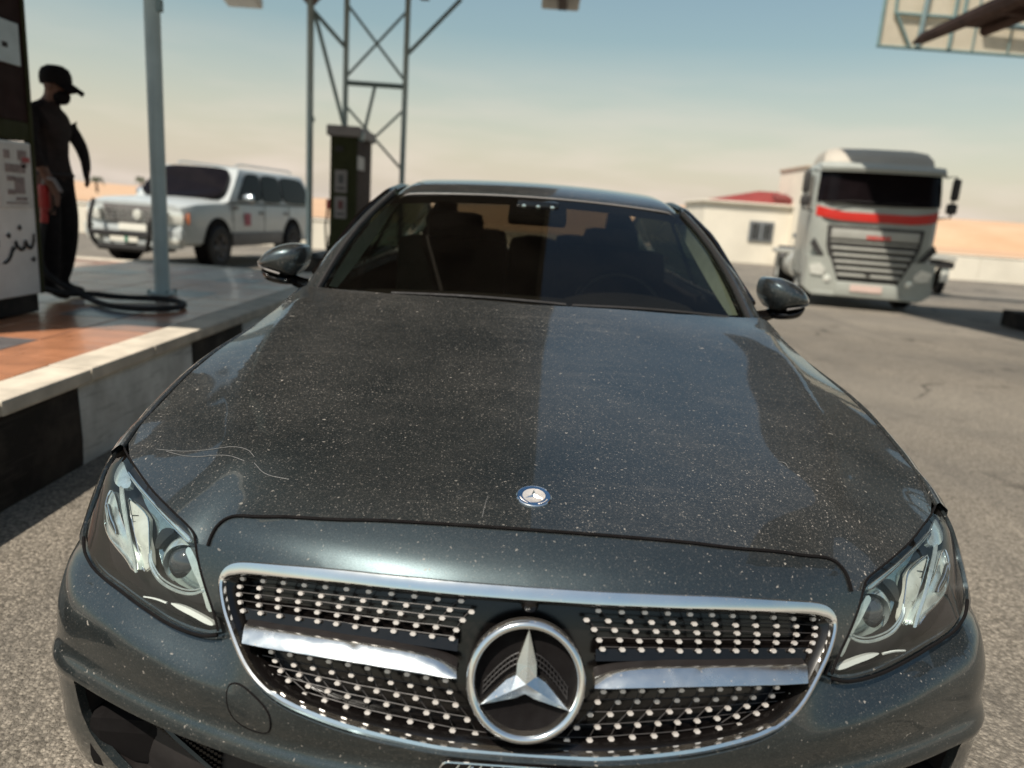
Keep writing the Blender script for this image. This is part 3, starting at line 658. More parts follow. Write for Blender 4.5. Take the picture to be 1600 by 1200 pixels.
# ---------------------------------------------------------------- grille
grille = bpy.data.objects.new('grille', None)   # built below as a mesh holding the frame
fo = sym(FOUT); 
def widths(u, z):
    return .019 if z > .69 else (.019+(.0085-.019)*min(1, (.69-z)/.03))+(.003 if z < .52 else 0)
FO = np.array(smooth_poly(fo, 2, True)); FO = resample(FO, .012)
T = np.roll(FO, -1, 0)-np.roll(FO, 1, 0); T /= np.linalg.norm(T, axis=1)[:, None]; NI = np.stack([T[:, 1], -T[:, 0]], 1)
if ((FO+NI*.01)[:, 0]**2).sum() > (FO[:, 0]**2).sum(): NI = -NI
G = []
for t, h in ((0.0, -.012), (0.0, .001), (.10, .0045), (.5, .0055), (.90, .0035), (1.0, -.004), (1.0, -.03)):
    G.append([SN(p[0]+q[0]*t*widths(*p), p[1]+q[1]*t*widths(*p), h) for p, q in zip(FO, NI)])
mb = MB(); mb.grid(G, cv=True)
grille = mb.build('grille', m_chrome, sedan, True, org=ORG, sharp=30)
backp = panel('grille_backing', smooth_poly(sym([(u*.985, z) for u, z in FOUT]), 1, True), lambda u, z: S(u, z)+np.array([0, .055, 0]), .03, m_black, grille, flange=0)
# inner lip of the opening
mb = MB(); mb.grid([[SN(p[0]+q[0]*t, p[1]+q[1]*t, h) for p, q in zip(FO, NI)] for t, h in ((.009, -.006), (.020, -.020), (.024, -.055))], cv=True)
mb.build('grille_lip', m_black, grille, True, org=ORG)
ROWS = [
[(0.496,0.661),(0.454,0.667),(0.414,0.673),(0.375,0.677),(0.337,0.681),(0.300,0.684),(0.262,0.686),(0.224,0.688),(0.186,0.689),(0.148,0.689),(0.110,0.690)],
[(0.500,0.648),(0.460,0.655),(0.420,0.660),(0.380,0.664),(0.343,0.667),(0.306,0.670),(0.270,0.672),(0.233,0.674),(0.198,0.675),(0.162,0.676),(0.127,0.676),(0.092,0.676)],
[(0.500,0.636),(0.461,0.642),(0.421,0.647),(0.383,0.651),(0.346,0.655),(0.310,0.657),(0.275,0.659),(0.240,0.661),(0.206,0.662),(0.172,0.662),(0.138,0.663),(0.105,0.663)],
[(0.496,0.625),(0.457,0.630),(0.420,0.635),(0.383,0.639),(0.347,0.642),(0.312,0.644),(0.278,0.646),(0.245,0.647),(0.212,0.648),(0.179,0.648),(0.147,0.649),(0.114,0.648)],
[(0.488,0.614),(0.452,0.619),(0.415,0.623),(0.380,0.626),(0.345,0.629),(0.312,0.631),(0.279,0.632),(0.247,0.633),(0.215,0.635),(0.183,0.635),(0.152,0.635),(0.120,0.635)],
[(0.461,0.565),(0.422,0.569),(0.387,0.572),(0.351,0.574),(0.318,0.575),(0.285,0.576),(0.252,0.576),(0.219,0.576),(0.187,0.576),(0.156,0.575),(0.125,0.574)],
[(0.449,0.556),(0.413,0.558),(0.378,0.559),(0.344,0.561),(0.311,0.561),(0.278,0.562),(0.245,0.562),(0.212,0.561),(0.180,0.561),(0.149,0.560),(0.117,0.559)],
[(0.434,0.545),(0.401,0.546),(0.367,0.547),(0.333,0.547),(0.300,0.547),(0.266,0.546),(0.234,0.546),(0.201,0.545),(0.170,0.544),(0.138,0.542),(0.106,0.541)],
[(0.417,0.536),(0.385,0.535),(0.349,0.534),(0.315,0.533),(0.281,0.531),(0.248,0.530),(0.216,0.529),(0.183,0.527),(0.151,0.525),(0.119,0.523),(0.086,0.521)],
[(0.393,0.526),(0.355,0.520),(0.319,0.518),(0.282,0.515),(0.246,0.512),(0.211,0.510),(0.176,0.508),(0.142,0.505),(0.108,0.502),(0.072,0.500),(0.038,0.497),(0.010,0.496)]]
hexp = [(-.0057, 0), (-.0031, .0034), (.0031, .0034), (.0057, 0), (.0031, -.0034), (-.0031, -.0034)]
mb = MB(); top = [(a*.9, -.0018, b*.88) for a, b in hexp]; base = [(a, .003, b) for a, b in hexp]
mb.v = top+base; mb.f = [tuple(range(6))]+[(i, 6+i, 6+(i+1) % 6, (i+1) % 6) for i in range(6)]; mb.m = [0]*7
stud0 = mb.build('stud', m_stud, grille, org=(0, 0, 0)); first = True
wire = MB()
GY = .022
for ri, row in enumerate(ROWS):
    for sg in (-1, 1):
        pts = []
        for (u, z) in row:
            p = S(sg*u, z)+np.array([0, GY, 0]); pts.append(p+np.array([0, .007, 0]))
            if u < .02 and sg == 1: continue
            o = stud0 if first else stud0.copy()
            if not first: link(o, grille)
            first = False
            o.location = Vector(p-np.array(ORG)); o.rotation_euler = (R(-20), 0, R(sg*min(24, 62*u*u+10*u)) if u > .02 else 0)
        wire.tube(pts, .0010, 4)
        # cross members to the next row
        if ri not in (4, 9):
            nx = ROWS[ri+1]
            for (u, z) in row:
                u2, z2 = min(nx, key=lambda t: abs(t[0]-(u+(.004 if ri < 4 else -.013))))
                wire.tube([S(sg*u, z)+np.array([0, GY+.008, 0]), S(sg*u2, z2)+np.array([0, GY+.008, 0])], .0011, 4)
        if ri == 4:
            wire.tube([S(sg*u, z-.009)+np.array([0, GY+.006, 0]) for u, z in row], .0009, 4)
m_wire = plain('dark_wire', (.018, .014, .0125), .5, .1, .2, 30)
wire.build('grille_mesh', m_wire, grille, False, org=ORG)['kind'] = 'stuff'
# the two chrome louvres
BART = [(.474, .6045), (.358, .616), (.232, .620), (.172, .618), (.134, .612), (.108, .602)]
BARB = [(.468, .584), (.355, .593), (.260, .596), (.170, .595), (.125, .594), (.106, .597)]
for sg in (-1, 1):
    mb = MB(); rows_ = []
    tp = resample(smooth_poly(BART, 1), .02, False); bt_ = resample(smooth_poly(BARB, 1), .02, False)
    k = 26; ti = [tp[min(len(tp)-1, int(round(i*(len(tp)-1)/(k-1))))] for i in range(k)]; bi = [bt_[min(len(bt_)-1, int(round(i*(len(bt_)-1)/(k-1))))] for i in range(k)]
    for t, h in ((.02, .008), (0, .004), (.03, .001), (.40, -.007), (.74, -.013), (.80, -.0135), (.97, -.008), (1.0, -.004), (1.0, .03)):
        rows_.append([S(sg*(a[0]*(1-t)+b[0]*t), a[1]*(1-t)+b[1]*t)+np.array([0, h, 0]) for a, b in zip(ti, bi)])
    mb.grid(rows_)
    mb.f.append(tuple(i*k for i in range(len(rows_)))); mb.f.append(tuple(i*k+k-1 for i in range(len(rows_)))); mb.m += [0, 0]
    lg = MB(); lg.grid([[S(sg*a[0], a[1]-.0006)+np.array([0, h, 0]) for a in ti] for h in (.0045, .034)])
    lg.build('louvre_ledge', m_dark, grille, True, org=ORG)
    mb.build('louvre', m_chrome2, grille, True, org=ORG, sharp=28)
    # gloss black shelf above the louvre
    mb = MB(); mb.grid([[S(sg*u, z+dz)+np.array([0, h, 0]) for u, z in ((.49, .612), (.4, .622), (.3, .628), (.2, .630), (.11, .628))] for dz, h in ((.008, .05), (.004, .028), (-.012, .024), (-.016, .05))])
    mb.build('louvre_shelf', m_black, grille, True, org=ORG)
# star and ring
sc_ = np.array([0, 1.004, .604]); sn = np.array([0, -math.cos(R(19)), math.sin(R(19))]); st = np.array([1., 0, 0]); su = np.cross(sn, st)*-1
if su[2] < 0: su = -su
def sp(x, y, h): return sc_+st*x+su*y+sn*h
n = 72
mb = MB(); prof = [(.0768, -.02), (.0778, .001), (.080, .006), (.0848, .0085), (.0895, .006), (.0922, 0), (.0925, -.02)]
mb.grid([[sp(r*math.cos(2*math.pi*j/n), r*math.sin(2*math.pi*j/n), h) for j in range(n)] for r, h in prof], cv=True)
mb.build('star_ring', m_chrome, grille, True, org=ORG, sharp=60)
mb = MB(); mb.grid([[sp(r*math.cos(2*math.pi*j/n), r*math.sin(2*math.pi*j/n), h) for j in range(n)] for r, h in ((.093, -.013), (.080, -.014), (.045, -.017), (.001, -.018))], cv=True)
mb.build('star_backing', m_seam, grille, True, org=ORG)
mb = MB()
hub = .014
for a in (90, 210, 330):
    d = np.array([math.cos(R(a)), math.sin(R(a))]); q = np.array([-d[1], d[0]])
    tip = d*.078; w1 = d*.026; 
    def P2(v, h): return sp(v[0], v[1], h)
    V = [P2(tip, -.001), P2(w1+q*.0150, -.003), P2(d*.0+q*.0105*.0-d*.0, hub), P2(w1-q*.0150, -.003), P2(w1, .010), P2(d*.009+q*.0155, .001), P2(d*.009-q*.0155, .001)]
    mb.add(V, [(0, 1, 4), (0, 4, 3), (4, 1, 5), (4, 5, 2), (4, 2, 6), (4, 6, 3)])
    V2 = [P2(tip, -.014), P2(w1+q*.0165, -.016), P2(w1-q*.0165, -.016), P2(d*.009+q*.0165, -.016), P2(d*.009-q*.0165, -.016)]
    mb.add([V[0], V[1], V[5], V2[0], V2[1], V2[3]], [(0, 3, 4, 1), (1, 4, 5, 2)]); mb.add([V[0], V[3], V[6], V2[0], V2[2], V2[4]], [(0, 1, 4, 3), (1, 2, 5, 4)])
mb.build('star', m_chrome2, grille, org=ORG)
mb = MB()      # arched sensor lattice seen behind the star
for sg in (-1, 1):
    for k in range(3):
        mb.tube([sp(sg*(.010+.055*t), .040-k*.008-.048*t**1.5*1.0, -.012) for t in np.linspace(.05, 1, 9)], .0011, 4)
    for t in np.linspace(.1, 1, 10): mb.tube([sp(sg*(.010+.055*t), .042-.048*t**1.5, -.012), sp(sg*(.010+.055*t), .022-.048*t**1.5, -.012)], .0010, 4)
mb.build('sensor_lattice', m_dark, grille, org=ORG)['kind'] = 'stuff'
mb = MB(); mb.lathe([(.0001, -.012), (.009, -.010), (.013, -.003), (.015, .006)], (0, S(0, .697)[1]+.012, .697), 'y', 20); mb.build('camera_pod', m_black, grille, True, org=ORG)
# ---------------------------------------------------------------- headlights
DRL = [(.653, .596), (.630, .599), (.606, .599), (.572, .596), (.550, .593), (.544, .588), (.559, .586), (.593, .590), (.628, .592)]
TAIL = [(.717, .588), (.687, .593), (.657, .594)]
REFL = [(.872, .709), (.826, .707), (.785, .701), (.772, .690), (.760, .668), (.748, .645), (.738, .628), (.757, .614), (.790, .648), (.832, .682)]
LEAF = [(.937, .687), (.932, .674), (.910, .655), (.873, .639), (.834, .630), (.798, .624), (.770, .612), (.757, .620), (.789, .645), (.818, .660), (.845, .673), (.889, .700), (.929, .701)]
LEAFIN = [(.906, .683), (.879, .665), (.853, .655), (.833, .650), (.842, .660), (.869, .670), (.891, .683)]
STRIP = [(.871, .735), (.819, .729), (.758, .722), (.705, .712), (.660, .702), (.629, .693), (.623, .700), (.660, .709), (.717, .719), (.777, .728), (.840, .734), (.872, .737)]
SIDE = [(.629, .689), (.614, .680), (.598, .666), (.583, .646), (.567, .623), (.551, .607), (.563, .604), (.579, .626), (.594, .643), (.608, .653), (.625, .670), (.638, .680)]
ARC = [(.727, .651), (.722, .638), (.704, .626), (.685, .619), (.659, .616), (.627, .616), (.600, .621), (.578, .632)]
hl_out = HLIN[:-1]+HLBOT+HLOUT
for sg in (-1, 1):
    mx = lambda pts: [(sg*a, b) for a, b in pts]
    lens = panel('headlight', mx(smooth_poly(hl_out, 1, True)), lambda u, z: SN(u, z, -.004), .016, m_lens, sedan, flange=.006, bstep=.010)
    panel('lamp_housing', mx(hl_out), lambda u, z: SN(u, z, -.050), .025, m_house, lens, flange=0)
    mb = MB(); loop = resample(mx(hl_out), .012)
    mb.grid([[SN(u, z, h) for u, z in loop] for h in (-.0065, -.052)], cv=True); mb.build('lamp_wall', m_house, lens, True, org=ORG)
    def slab(name, poly, d, th, mat, smooth_it=1, bulge=0.0):
        P = mx(smooth_poly(poly, smooth_it, True)) if smooth_it else mx(poly); c = np.mean(np.array(P), 0)
        return panel(name, P, lambda u, z: SN(u, z, -d+bulge*max(0, 1-(((u-c[0])/.05)**2+((z-c[1])/.025)**2))), .010, mat, lens, flange=th, bstep=.007)
    slab('daylight_guide', DRL, .012, .010, m_light, 1)
    mb = MB(); mb.tube([SN(sg*u, z, -.012) for u, z in smooth_poly(TAIL, 2)], .0016, 5, r1=.0024); mb.build('daylight_guide', m_light, lens, True, org=ORG)
    slab('reflector_plate', REFL, .034, .008, m_cream, 1, .006)
    slab('reflector_bowl', [(.86, .733), (.80, .727), (.735, .716), (.68, .704), (.635, .690), (.60, .662), (.578, .634), (.60, .622), (.64, .618), (.68, .620), (.72, .632), (.745, .66), (.765, .695), (.81, .71)], .042, .006, m_bowl2, 1, -.006)
    slab('indicator_leaf', LEAF, .022, .012, m_bowl, 1, .008)
    slab('indicator_bulb', LEAFIN, .012, .004, m_house, 1)
    slab('indicator_leaf', [(.952, .738), (.905, .7385), (.862, .732), (.858, .722), (.885, .714), (.925, .712), (.952, .716), (.958, .728)], .020, .010, m_bowl, 1, .004)
    slab('upper_bezel', STRIP, .012, .012, m_bowl, 1)
    slab('inner_bezel', SIDE, .013, .010, m_bowl, 1)
    for poly, r_, dd in ((LEAF, .0017, .019), (LEAFIN, .0012, .009), (REFL, .0014, .030), (STRIP, .0012, .009)):
        mb = MB(); mb.tube([SN(sg*u, z, -dd) for u, z in smooth_poly(poly, 1, True)], r_, 5, closed=True); mb.build('bezel_rim', m_chrome, lens, True, org=ORG)
    for q in np.linspace(.15, .85, 6):
        a_ = np.array([.775+.075*q, .640+.055*q]); b_ = np.array([.745+.085*q, .648+.052*q]); mb = MB(); mb.tube([SN(sg*a_[0], a_[1], -.0325), SN(sg*b_[0], b_[1], -.0325)], .0008, 4); mb.build('reflector_rib', m_house, lens, True, org=ORG)
    for poly, r_ in ((ARC, .0030), ([(u*.985+.009, z+.006) for u, z in ARC], .0016)):
        mb = MB(); mb.tube([SN(sg*u, z, -.014) for u, z in smooth_poly(poly, 2)], r_, 6); mb.build('bowl_rim', m_bowl, lens, True, org=ORG)
    for off in (0, .006, .012):      # chrome ribs running down to the lower tip
        mb = MB(); mb.tube([SN(sg*u, z, -.016) for u, z in smooth_poly([(.872+off, .716), (.835+off, .690), (.80+off*.7, .660), (.768+off*.5, .632), (.755+off*.3, .614)], 2)], .0020, 5); mb.build('bezel_rib', m_bowl, lens, True, org=ORG)
    # projector: ringed glass ball in a bowl, looking forward
    pc = SN(sg*.668, .652, -.050)
    mb = MB(); mb.lathe([(.048, .016), (.046, .004), (.041, -.004), (.036, .004), (.034, .02)], pc, 'y', 32); mb.build('projector_ring', m_bowl, lens, True, org=ORG)
    mb = MB(); mb.lathe([(.0345, .008), (.032, -.004), (.025, -.014), (.014, -.020), (.0002, -.0215)], pc, 'y', 32); mb.build('projector', m_projglass, lens, True, org=ORG)
    bl = [(.735, .690), (.715, .700), (.690, .702), (.715, .680), (.733, .655), (.742, .668)]
    slab('projector_wing', bl, .030, .010, m_black, 1)
    mb = MB(); mb.tube([SN(sg*u, z, -.001) for u, z in smooth_poly([(.525, .580)]+[(u, z-.004) for u, z in HLBOT[1:]]+[(.918, .6015), (.942, .614)], 1)], .0030, 6); mb.build('lamp_seal', m_seam, lens, True, org=ORG)
    mb = MB(); mb.tube([SN(sg*u, z, .000) for u, z in smooth_poly([(.524, .586), (.539, .611), (.568, .647), (.592, .680), (.603, .700), (.614, .7115), (.637, .7175), (.672, .7235), (.711, .7295), (.756, .7345), (.812, .7405), (.886, .7465), (.945, .7475)], 1)], .0022, 6); mb.build('lamp_seal', m_seam, lens, True, org=ORG)
mb = MB(); mb.tube([S(u, z)+np.array([0, -.0012, .0008]) for u, z in smooth_poly([(-a, b) for a, b in PTOP]+PTOP[::-1][1:], 1)], .0034, 6); mb.build('bonnet_gap', m_seam, sedan, True, org=ORG)
# ---------------------------------------------------------------- wings and body sides
_xs = pchip([1.50, 1.567, 1.653, 1.785, 1.932, 2.095, 2.28, 2.46, 2.6, 3.0, 4.6, 5.3, 5.8], [.884, .878, .872, .860, .844, .824, .80, .774, .768, .775, .775, .74, .69])
_zs = pchip([1.50, 1.567, 1.615, 1.653, 1.706, 1.785, 1.826, 1.932, 2.09, 2.211, 2.283, 2.346, 2.46, 2.6, 3.2, 4.6, 5.3, 5.8], [.748, .784, .798, .814, .832, .858, .870, .893, .918, .938, .955, .967, 1.008, 1.012, 1.02, 1.04, 1.02, .96])
def side_row(y, hide=.006):
    x, z = float(_xs(y)), float(_zs(y)); t = min(max((y-1.5)/.9, 0), 1); rear = max(0, (y-5.2)/.7)
    w = .934-.10*rear**2
    return [(x-.0065, z-.012), (x-.0045, z-.003), (x+.001, z), (x+.008, z-.004), (x+.022, z-.016), (x+(w-.02-x)*.72+.002, z-.075-.02*t), (w-.014, z-.16+.03*t-.03), (w-.003, .66), (w, .56), (w-.004, .42), (w-.018, .30), (w-.05, .235), (w-.12, .21)]
axles = (1.85, 4.79)
def side_part(name, y0, y1, sg, gap=.002):
    ys = np.arange(y0+gap, y1-gap+.0001, (y1-y0-2*gap)/max(2, round((y1-y0)/.035))); rows_ = []
    for y in ys:
        pr = np.array(side_row(y)); d = np.concatenate([[0], np.cumsum(np.hypot(*np.diff(pr, axis=0).T))]); q = np.concatenate([np.linspace(0, d[4], 9)[:-1], np.linspace(d[4], d[-1], 26)])
        rows_.append([(sg*float(np.interp(t, d, pr[:, 0])), y, float(np.interp(t, d, pr[:, 1]))) for t in q])
    mb = MB(); mb.grid(rows_); V = np.array(mb.v)
    keep = []
    for f in mb.f:
        c = V[list(f)].mean(0)
        if any(math.hypot(c[1]-a, c[2]-.335) < .375 for a in axles): continue
        keep.append(f)
    mb.f = keep; mb.m = [0]*len(keep)
    return mb.build(name, paint, sedan, True, org=ORG, sharp=50)
for sg in (-1, 1):
    w = side_part('wing', 1.512, 2.60, sg)
    panel('wing_tip', [(sg*a, b) for a, b in [(.921, .602), (.943, .6155), (.960, .629), (.958, .651), (.952, .675), (.958, .694), (.971, .714), (.970, .736), (.961, .7485), (.985, .7505), (1.05, .745), (1.12, .70), (1.12, .616)]], lambda u, z: SN(u, z, .001), .014, paint_front, w, flange=.006, bstep=.008)
    d1 = side_part('front_door', 2.60, 3.62, sg); d2 = side_part('rear_door', 3.62, 4.46, sg); q_ = side_part('rear_quarter', 4.46, 5.86, sg)
    for d, y in ((d1, 3.45), (d2, 4.30)):
        mb = MB(); mb.tube([(sg*.925, y-.12, .80), (sg*.945, y-.09, .805), (sg*.948, y, .81), (sg*.945, y+.06, .81), (sg*.922, y+.08, .81)], .011, 8); mb.build('door_handle', paint, d, True, org=ORG)
    for a in axles:
        mb = MB(); pts = [(sg*.928, a+.378*math.cos(t), .335+.378*math.sin(t)) for t in np.linspace(-.25, math.pi+.25, 40)]; mb.tube(pts, .012, 6); mb.build('arch_lip', paint, w if a < 3 else q_, True, org=ORG)
        mb = MB(); mb.lathe([(.385, .02), (.40, -.02), (.40, -.30), (.05, -.31)] if sg > 0 else [(.385, -.02), (.40, .02), (.40, .30), (.05, .31)], (sg*.83, a, .335), 'x', 32); mb.build('wheel_well', m_seam, sedan, True, org=ORG)
        mb = MB(); mb.lathe([(.235, -.11*1), (.30, -.115), (.33, -.09), (.335, -.03), (.335, .03), (.33, .09), (.30, .115), (.235, .11)], (sg*.80, a, .335), 'x', 40); wh = mb.build('wheel', m_rubber, sedan, True, org=ORG)
        mb = MB(); mb.lathe([(.24, sg*.105), (.225, sg*.10), (.215, sg*.06), (.20, -sg*.10)], (sg*.80, a, .335), 'x', 40)
        for k in range(10):
            t = 2*math.pi*k/10; mb.tube([(sg*.885, a+.04*math.cos(t), .335+.04*math.sin(t)), (sg*.89, a+.13*math.cos(t), .335+.13*math.sin(t)), (sg*.895, a+.225*math.cos(t), .335+.225*math.sin(t))], .014, 6)
        mb.lathe([(.0002, sg*.095), (.05, sg*.092), (.055, sg*.06)], (sg*.80, a, .335), 'x', 20); mb.build('rim', m_chrome2, wh, True, org=ORG)
# underbody
mb = MB(); mb.box((0, 3.5, .27), (1.62, 4.6, .12), bev=.03); mb.box((0, 1.6, .45), (1.1, .7, .5), bev=.05); mb.build('underbody', m_seam, sedan, org=ORG)
# ---------------------------------------------------------------- screen, roof, pillars
_po = np.array([(3.35, .537, 1.412), (3.2, .568, 1.381), (3.08, .614, 1.332), (2.97, .664, 1.265), (2.85, .706, 1.19), (2.73, .739, 1.132), (2.61, .757, 1.068), (2.53, .768, 1.02), (2.46, .774, .99)])
_gi = np.array([(3.07, .577, 1.338), (2.95, .628, 1.267), (2.84, .661, 1.206), (2.73, .686, 1.142), (2.63, .70, 1.088), (2.52, .712, 1.026), (2.45, .718, .985)])
def gedge(t):   # t 0 bottom .. 1 top
    y = 2.45+(3.07-2.45)*t; return np.array([np.interp(y, _gi[::-1, 0], _gi[::-1, 1]), y, np.interp(y, _gi[::-1, 0], _gi[::-1, 2])])
def WS(x, t):
    e_ = gedge(t); c = np.array([0, 2.335+(3.02-2.335)*t, 1.000+(1.366-1.000)*t+.012*math.sin(math.pi*t)]); k = min(1.0, abs(x/e_[0]))**2.2
    p = c+(e_-c)*k; p[0] = x; return p
mb = MB(); G = []
for t in np.linspace(0, 1, 22):
    xe = gedge(t)[0]+.02; G.append([WS(x, t) if abs(x) <= gedge(t)[0] else WS(x, t)+np.array([0, .012, -.004]) for x in np.linspace(-xe, xe, 41)])
mb.grid(G); windscreen = mb.build('windscreen', m_glass, sedan, True, org=ORG, sharp=None)
def frit(t0, t1):
    mb = MB(); mb.grid([[WS(x*gedge(t)[0], t)-np.array([0, -.004, .006]) for x in np.linspace(-1, 1, 31)] for t in np.linspace(t0, t1, 4)]); mb.build('screen_band', m_seam, windscreen, True, org=ORG)
frit(.90, 1.0); frit(0, .05)
mb = MB(); mb.grid([[WS(x, t)-np.array([0, -.006, .008]) for x in np.linspace(-.11, .11, 7)] for t in np.linspace(.80, .92, 4)]); mb.build('screen_band', m_seam, windscreen, True, org=ORG)
for sg in (-1, 1):     # A pillars with their rubber
    mb = MB(); rows_ = []
    for t in np.linspace(0, 1, 18):
        g_ = gedge(t); y = 2.46+(3.16-2.46)*t; o_ = np.array([np.interp(y, _po[::-1, 0], _po[::-1, 1]), y, np.interp(y, _po[::-1, 0], _po[::-1, 2])])
        m_ = g_*.5+o_*.5+np.array([.004, -.004, .010])
        rows_.append([(sg*q[0], q[1], q[2]) for q in (g_+np.array([-.004, .006, -.006]), g_+np.array([0, -.004, .008]), g_*.75+o_*.25+np.array([.002, -.004, .012]), m_, g_*.2+o_*.8+np.array([.002, 0, .006]), o_, o_+np.array([.008, .02, -.012]), o_+np.array([.012, .05, -.03]))])
    mb.grid(rows_); pl = mb.build('windscreen_pillar', paint, sedan, True, org=ORG, sharp=40)
    mb = MB(); mb.tube([(sg*(gedge(t)[0]+.006), gedge(t)[1]-.003, gedge(t)[2]+.006) for t in np.linspace(0, 1, 14)], .008, 6); mb.build('pillar_rubber', m_rubber, pl, True, org=ORG)
_rz = pchip([3.015, 3.06, 3.2, 3.45, 3.8, 4.2, 4.55], [1.366, 1.383, 1.412, 1.436, 1.447, 1.435, 1.395])
def ROOF(s, y):   # s -1..1
    zc = float(_rz(y)); xe = float(np.interp(y, [3.0, 3.1, 3.3, 3.6, 4.2, 4.55], [.585, .595, .585, .585, .585, .57])); a = abs(s)
    dz = .026*a**2+.045*max(0, (a-.86)/.14)**2
    return np.array([s*xe, y+.05*a**2*(1 if y < 3.3 else max(0, 1-(y-3.3)/.3)), zc-dz])
mb = MB(); mb.grid([[ROOF(s, y)-np.array([0, 0, d]) for s in np.linspace(-1, 1, 33)] for y, d in [(3.018, .012), (3.016, .003), (3.020, 0)]+[(y, 0) for y in np.linspace(3.05, 4.55, 30)]])
roof = mb.build('roof', paint, sedan, True, org=ORG, sharp=60)
mb = MB(); mb.tube([ROOF(s, 3.012)+np.array([0, -.004, -.004]) for s in np.linspace(-.95, .95, 31)], .004, 6); mb.build('roof_seal', m_seal, roof, True, org=ORG)
mb = MB(); mb.grid([[ROOF(s, y)-np.array([0, 0, .035]) for s in np.linspace(-.97, .97, 9)] for y in np.linspace(3.06, 4.5, 8)]); mb.build('headliner', m_int, sedan, True, org=ORG)
mb = MB()
for s0, s1 in ((-.62, -.10), (-.10, .55)):
    pass
mb.lathe([(.03, 0), (.024, .02), (.006, .05)], (0, 4.42, 1.41), 'z', 12); mb.build('roof_aerial', paint, roof, True, org=ORG)
# rear screen, rear pillars, boot lid
def RW(s, t): 
    xe = .54+.04*(1-t); return np.array([s*xe, 4.56+(5.18-4.56)*(1-t), 1.385-(1.385-1.06)*(1-t)-.03*s*s+.02*math.sin(math.pi*t)])
mb = MB(); mb.grid([[RW(s, t) for s in np.linspace(-.84, .84, 17)] for t in np.linspace(.04, .96, 9)]); mb.build('rear_screen', m_rearglass, sedan, True, org=ORG, sharp=None)
for sg in (-1, 1):
    mb = MB(); mb.grid([[RW(sg*a, t)+np.array([sg*dx, 0, dz]) for a, dx, dz in ((.84, 0, 0), (.92, .01, .006), (1.0, .03, -.01), (1.06, .07, -.10*t-.02))] for t in np.linspace(0, 1, 9)]); mb.build('rear_pillar', paint, sedan, True, org=ORG)
    # glass and frame of the doors
    beltx = lambda y: float(_xs(y))+.012
    def SG(y, t):
        top = np.interp(y, [2.60, 2.75, 2.97, 3.2, 3.5, 4.2, 4.75, 5.1], [1.03, 1.115, 1.25, 1.345, 1.378, 1.372, 1.29, 1.10]); x1 = np.interp(y, [2.6, 2.97, 3.2, 3.6, 4.4, 5.1], [.772, .685, .62, .61, .61, .66])
        return np.array([sg*(beltx(y)+(x1-beltx(y))*t), y, float(_zs(y))+(top-float(_zs(y)))*t])
    mb = MB(); mb.grid([[SG(y, t) for t in np.linspace(0, 1, 6)] for y in np.linspace(2.66, 4.9, 34)]); sgl = mb.build('side_glass', m_sideglass, sedan, True, org=ORG, sharp=None)
    mb = MB(); mb.grid([[SG(y, t)+np.array([sg*.004, 0, 0]) for t in np.linspace(0, 1, 6)] for y in np.linspace(3.58, 3.68, 3)]); mb.build('door_pillar', m_black, sedan, True, org=ORG)
    mb = MB(); mb.tube([SG(y, 1.0)+np.array([sg*.004, 0, .004]) for y in np.linspace(2.62, 5.08, 40)], .013, 6); mb.build('window_trim', m_black, sedan, True, org=ORG)
    mb = MB(); mb.tube([SG(y, 0.0)+np.array([sg*.004, 0, .004]) for y in np.linspace(2.62, 5.08, 40)], .009, 6); mb.build('window_trim', m_chrome2, sedan, True, org=ORG)
mb = MB(); mb.grid([[(s*(.66-.06*max(0, (y-5.3)/.55)), y, z-.05*abs(s)**3) for s in np.linspace(-1.1, 1.1, 15)] for y, z in ((5.12, 1.06), (5.25, 1.065), (5.45, 1.06), (5.65, 1.045), (5.78, 1.03), (5.80, 1.0), (5.83, .8), (5.88, .62), (5.90, .4), (5.84, .25))]); mb.build('boot_lid', paint, sedan, True, org=ORG)
for sg in (-1, 1):
    mb = MB(); mb.box((sg*.62, 5.86, .84), (.30, .08, .12), bev=.03, rz=sg*-.25); mb.build('tail_lamp', plain('tail_lamp_red'+('' if sg > 0 else '_b'), (.25, .01, .01), .2, 0, .1, 10, 1.0), sedan, True, org=ORG)
m_trim = plain('pillar_trim_fabric', (.66, .80, .72), .8, 0, .1, 20)
for sg in (-1, 1):
    mb = MB(); rows_ = []
    for t in np.linspace(.10, .955, 16):
        w_ = .020+.042*math.sin(math.pi*min(1, (t-.02)/.98))**.8; e_ = gedge(t)[0]
        rows_.append([WS(sg*(e_-.014-q*w_*.42), t)+np.array([0, .022+q*w_*1.9, -.010-.3*q*w_]) for q in (0, .5, 1)])
    mb.grid(rows_); mb.build('pillar_trim', m_trim, sedan, True, org=ORG)
# scuttle and wipers
mb = MB(); mb.grid([[(x, y0+dy+(.115*(abs(x)/.74)**2), z) for x in np.linspace(-.74, .74, 21)] for dy, z, y0 in ((0, .985, 2.27), (.03, .982, 2.30), (.10, .985, 2.30), (.14, .995, 2.30))]); mb.build('scuttle', m_dark, sedan, True, org=ORG)
for x0, x1 in ((-.46, .10), (.12, .64)):
    mb = MB(); mb.tube([WS(x, .035+.012*math.sin(3*(x-x0)/(x1-x0)))+np.array([0, -.014, .012]) for x in np.linspace(x0, x1, 12)], .006, 6); mb.build('wiper', m_rubber, sedan, True, org=ORG)
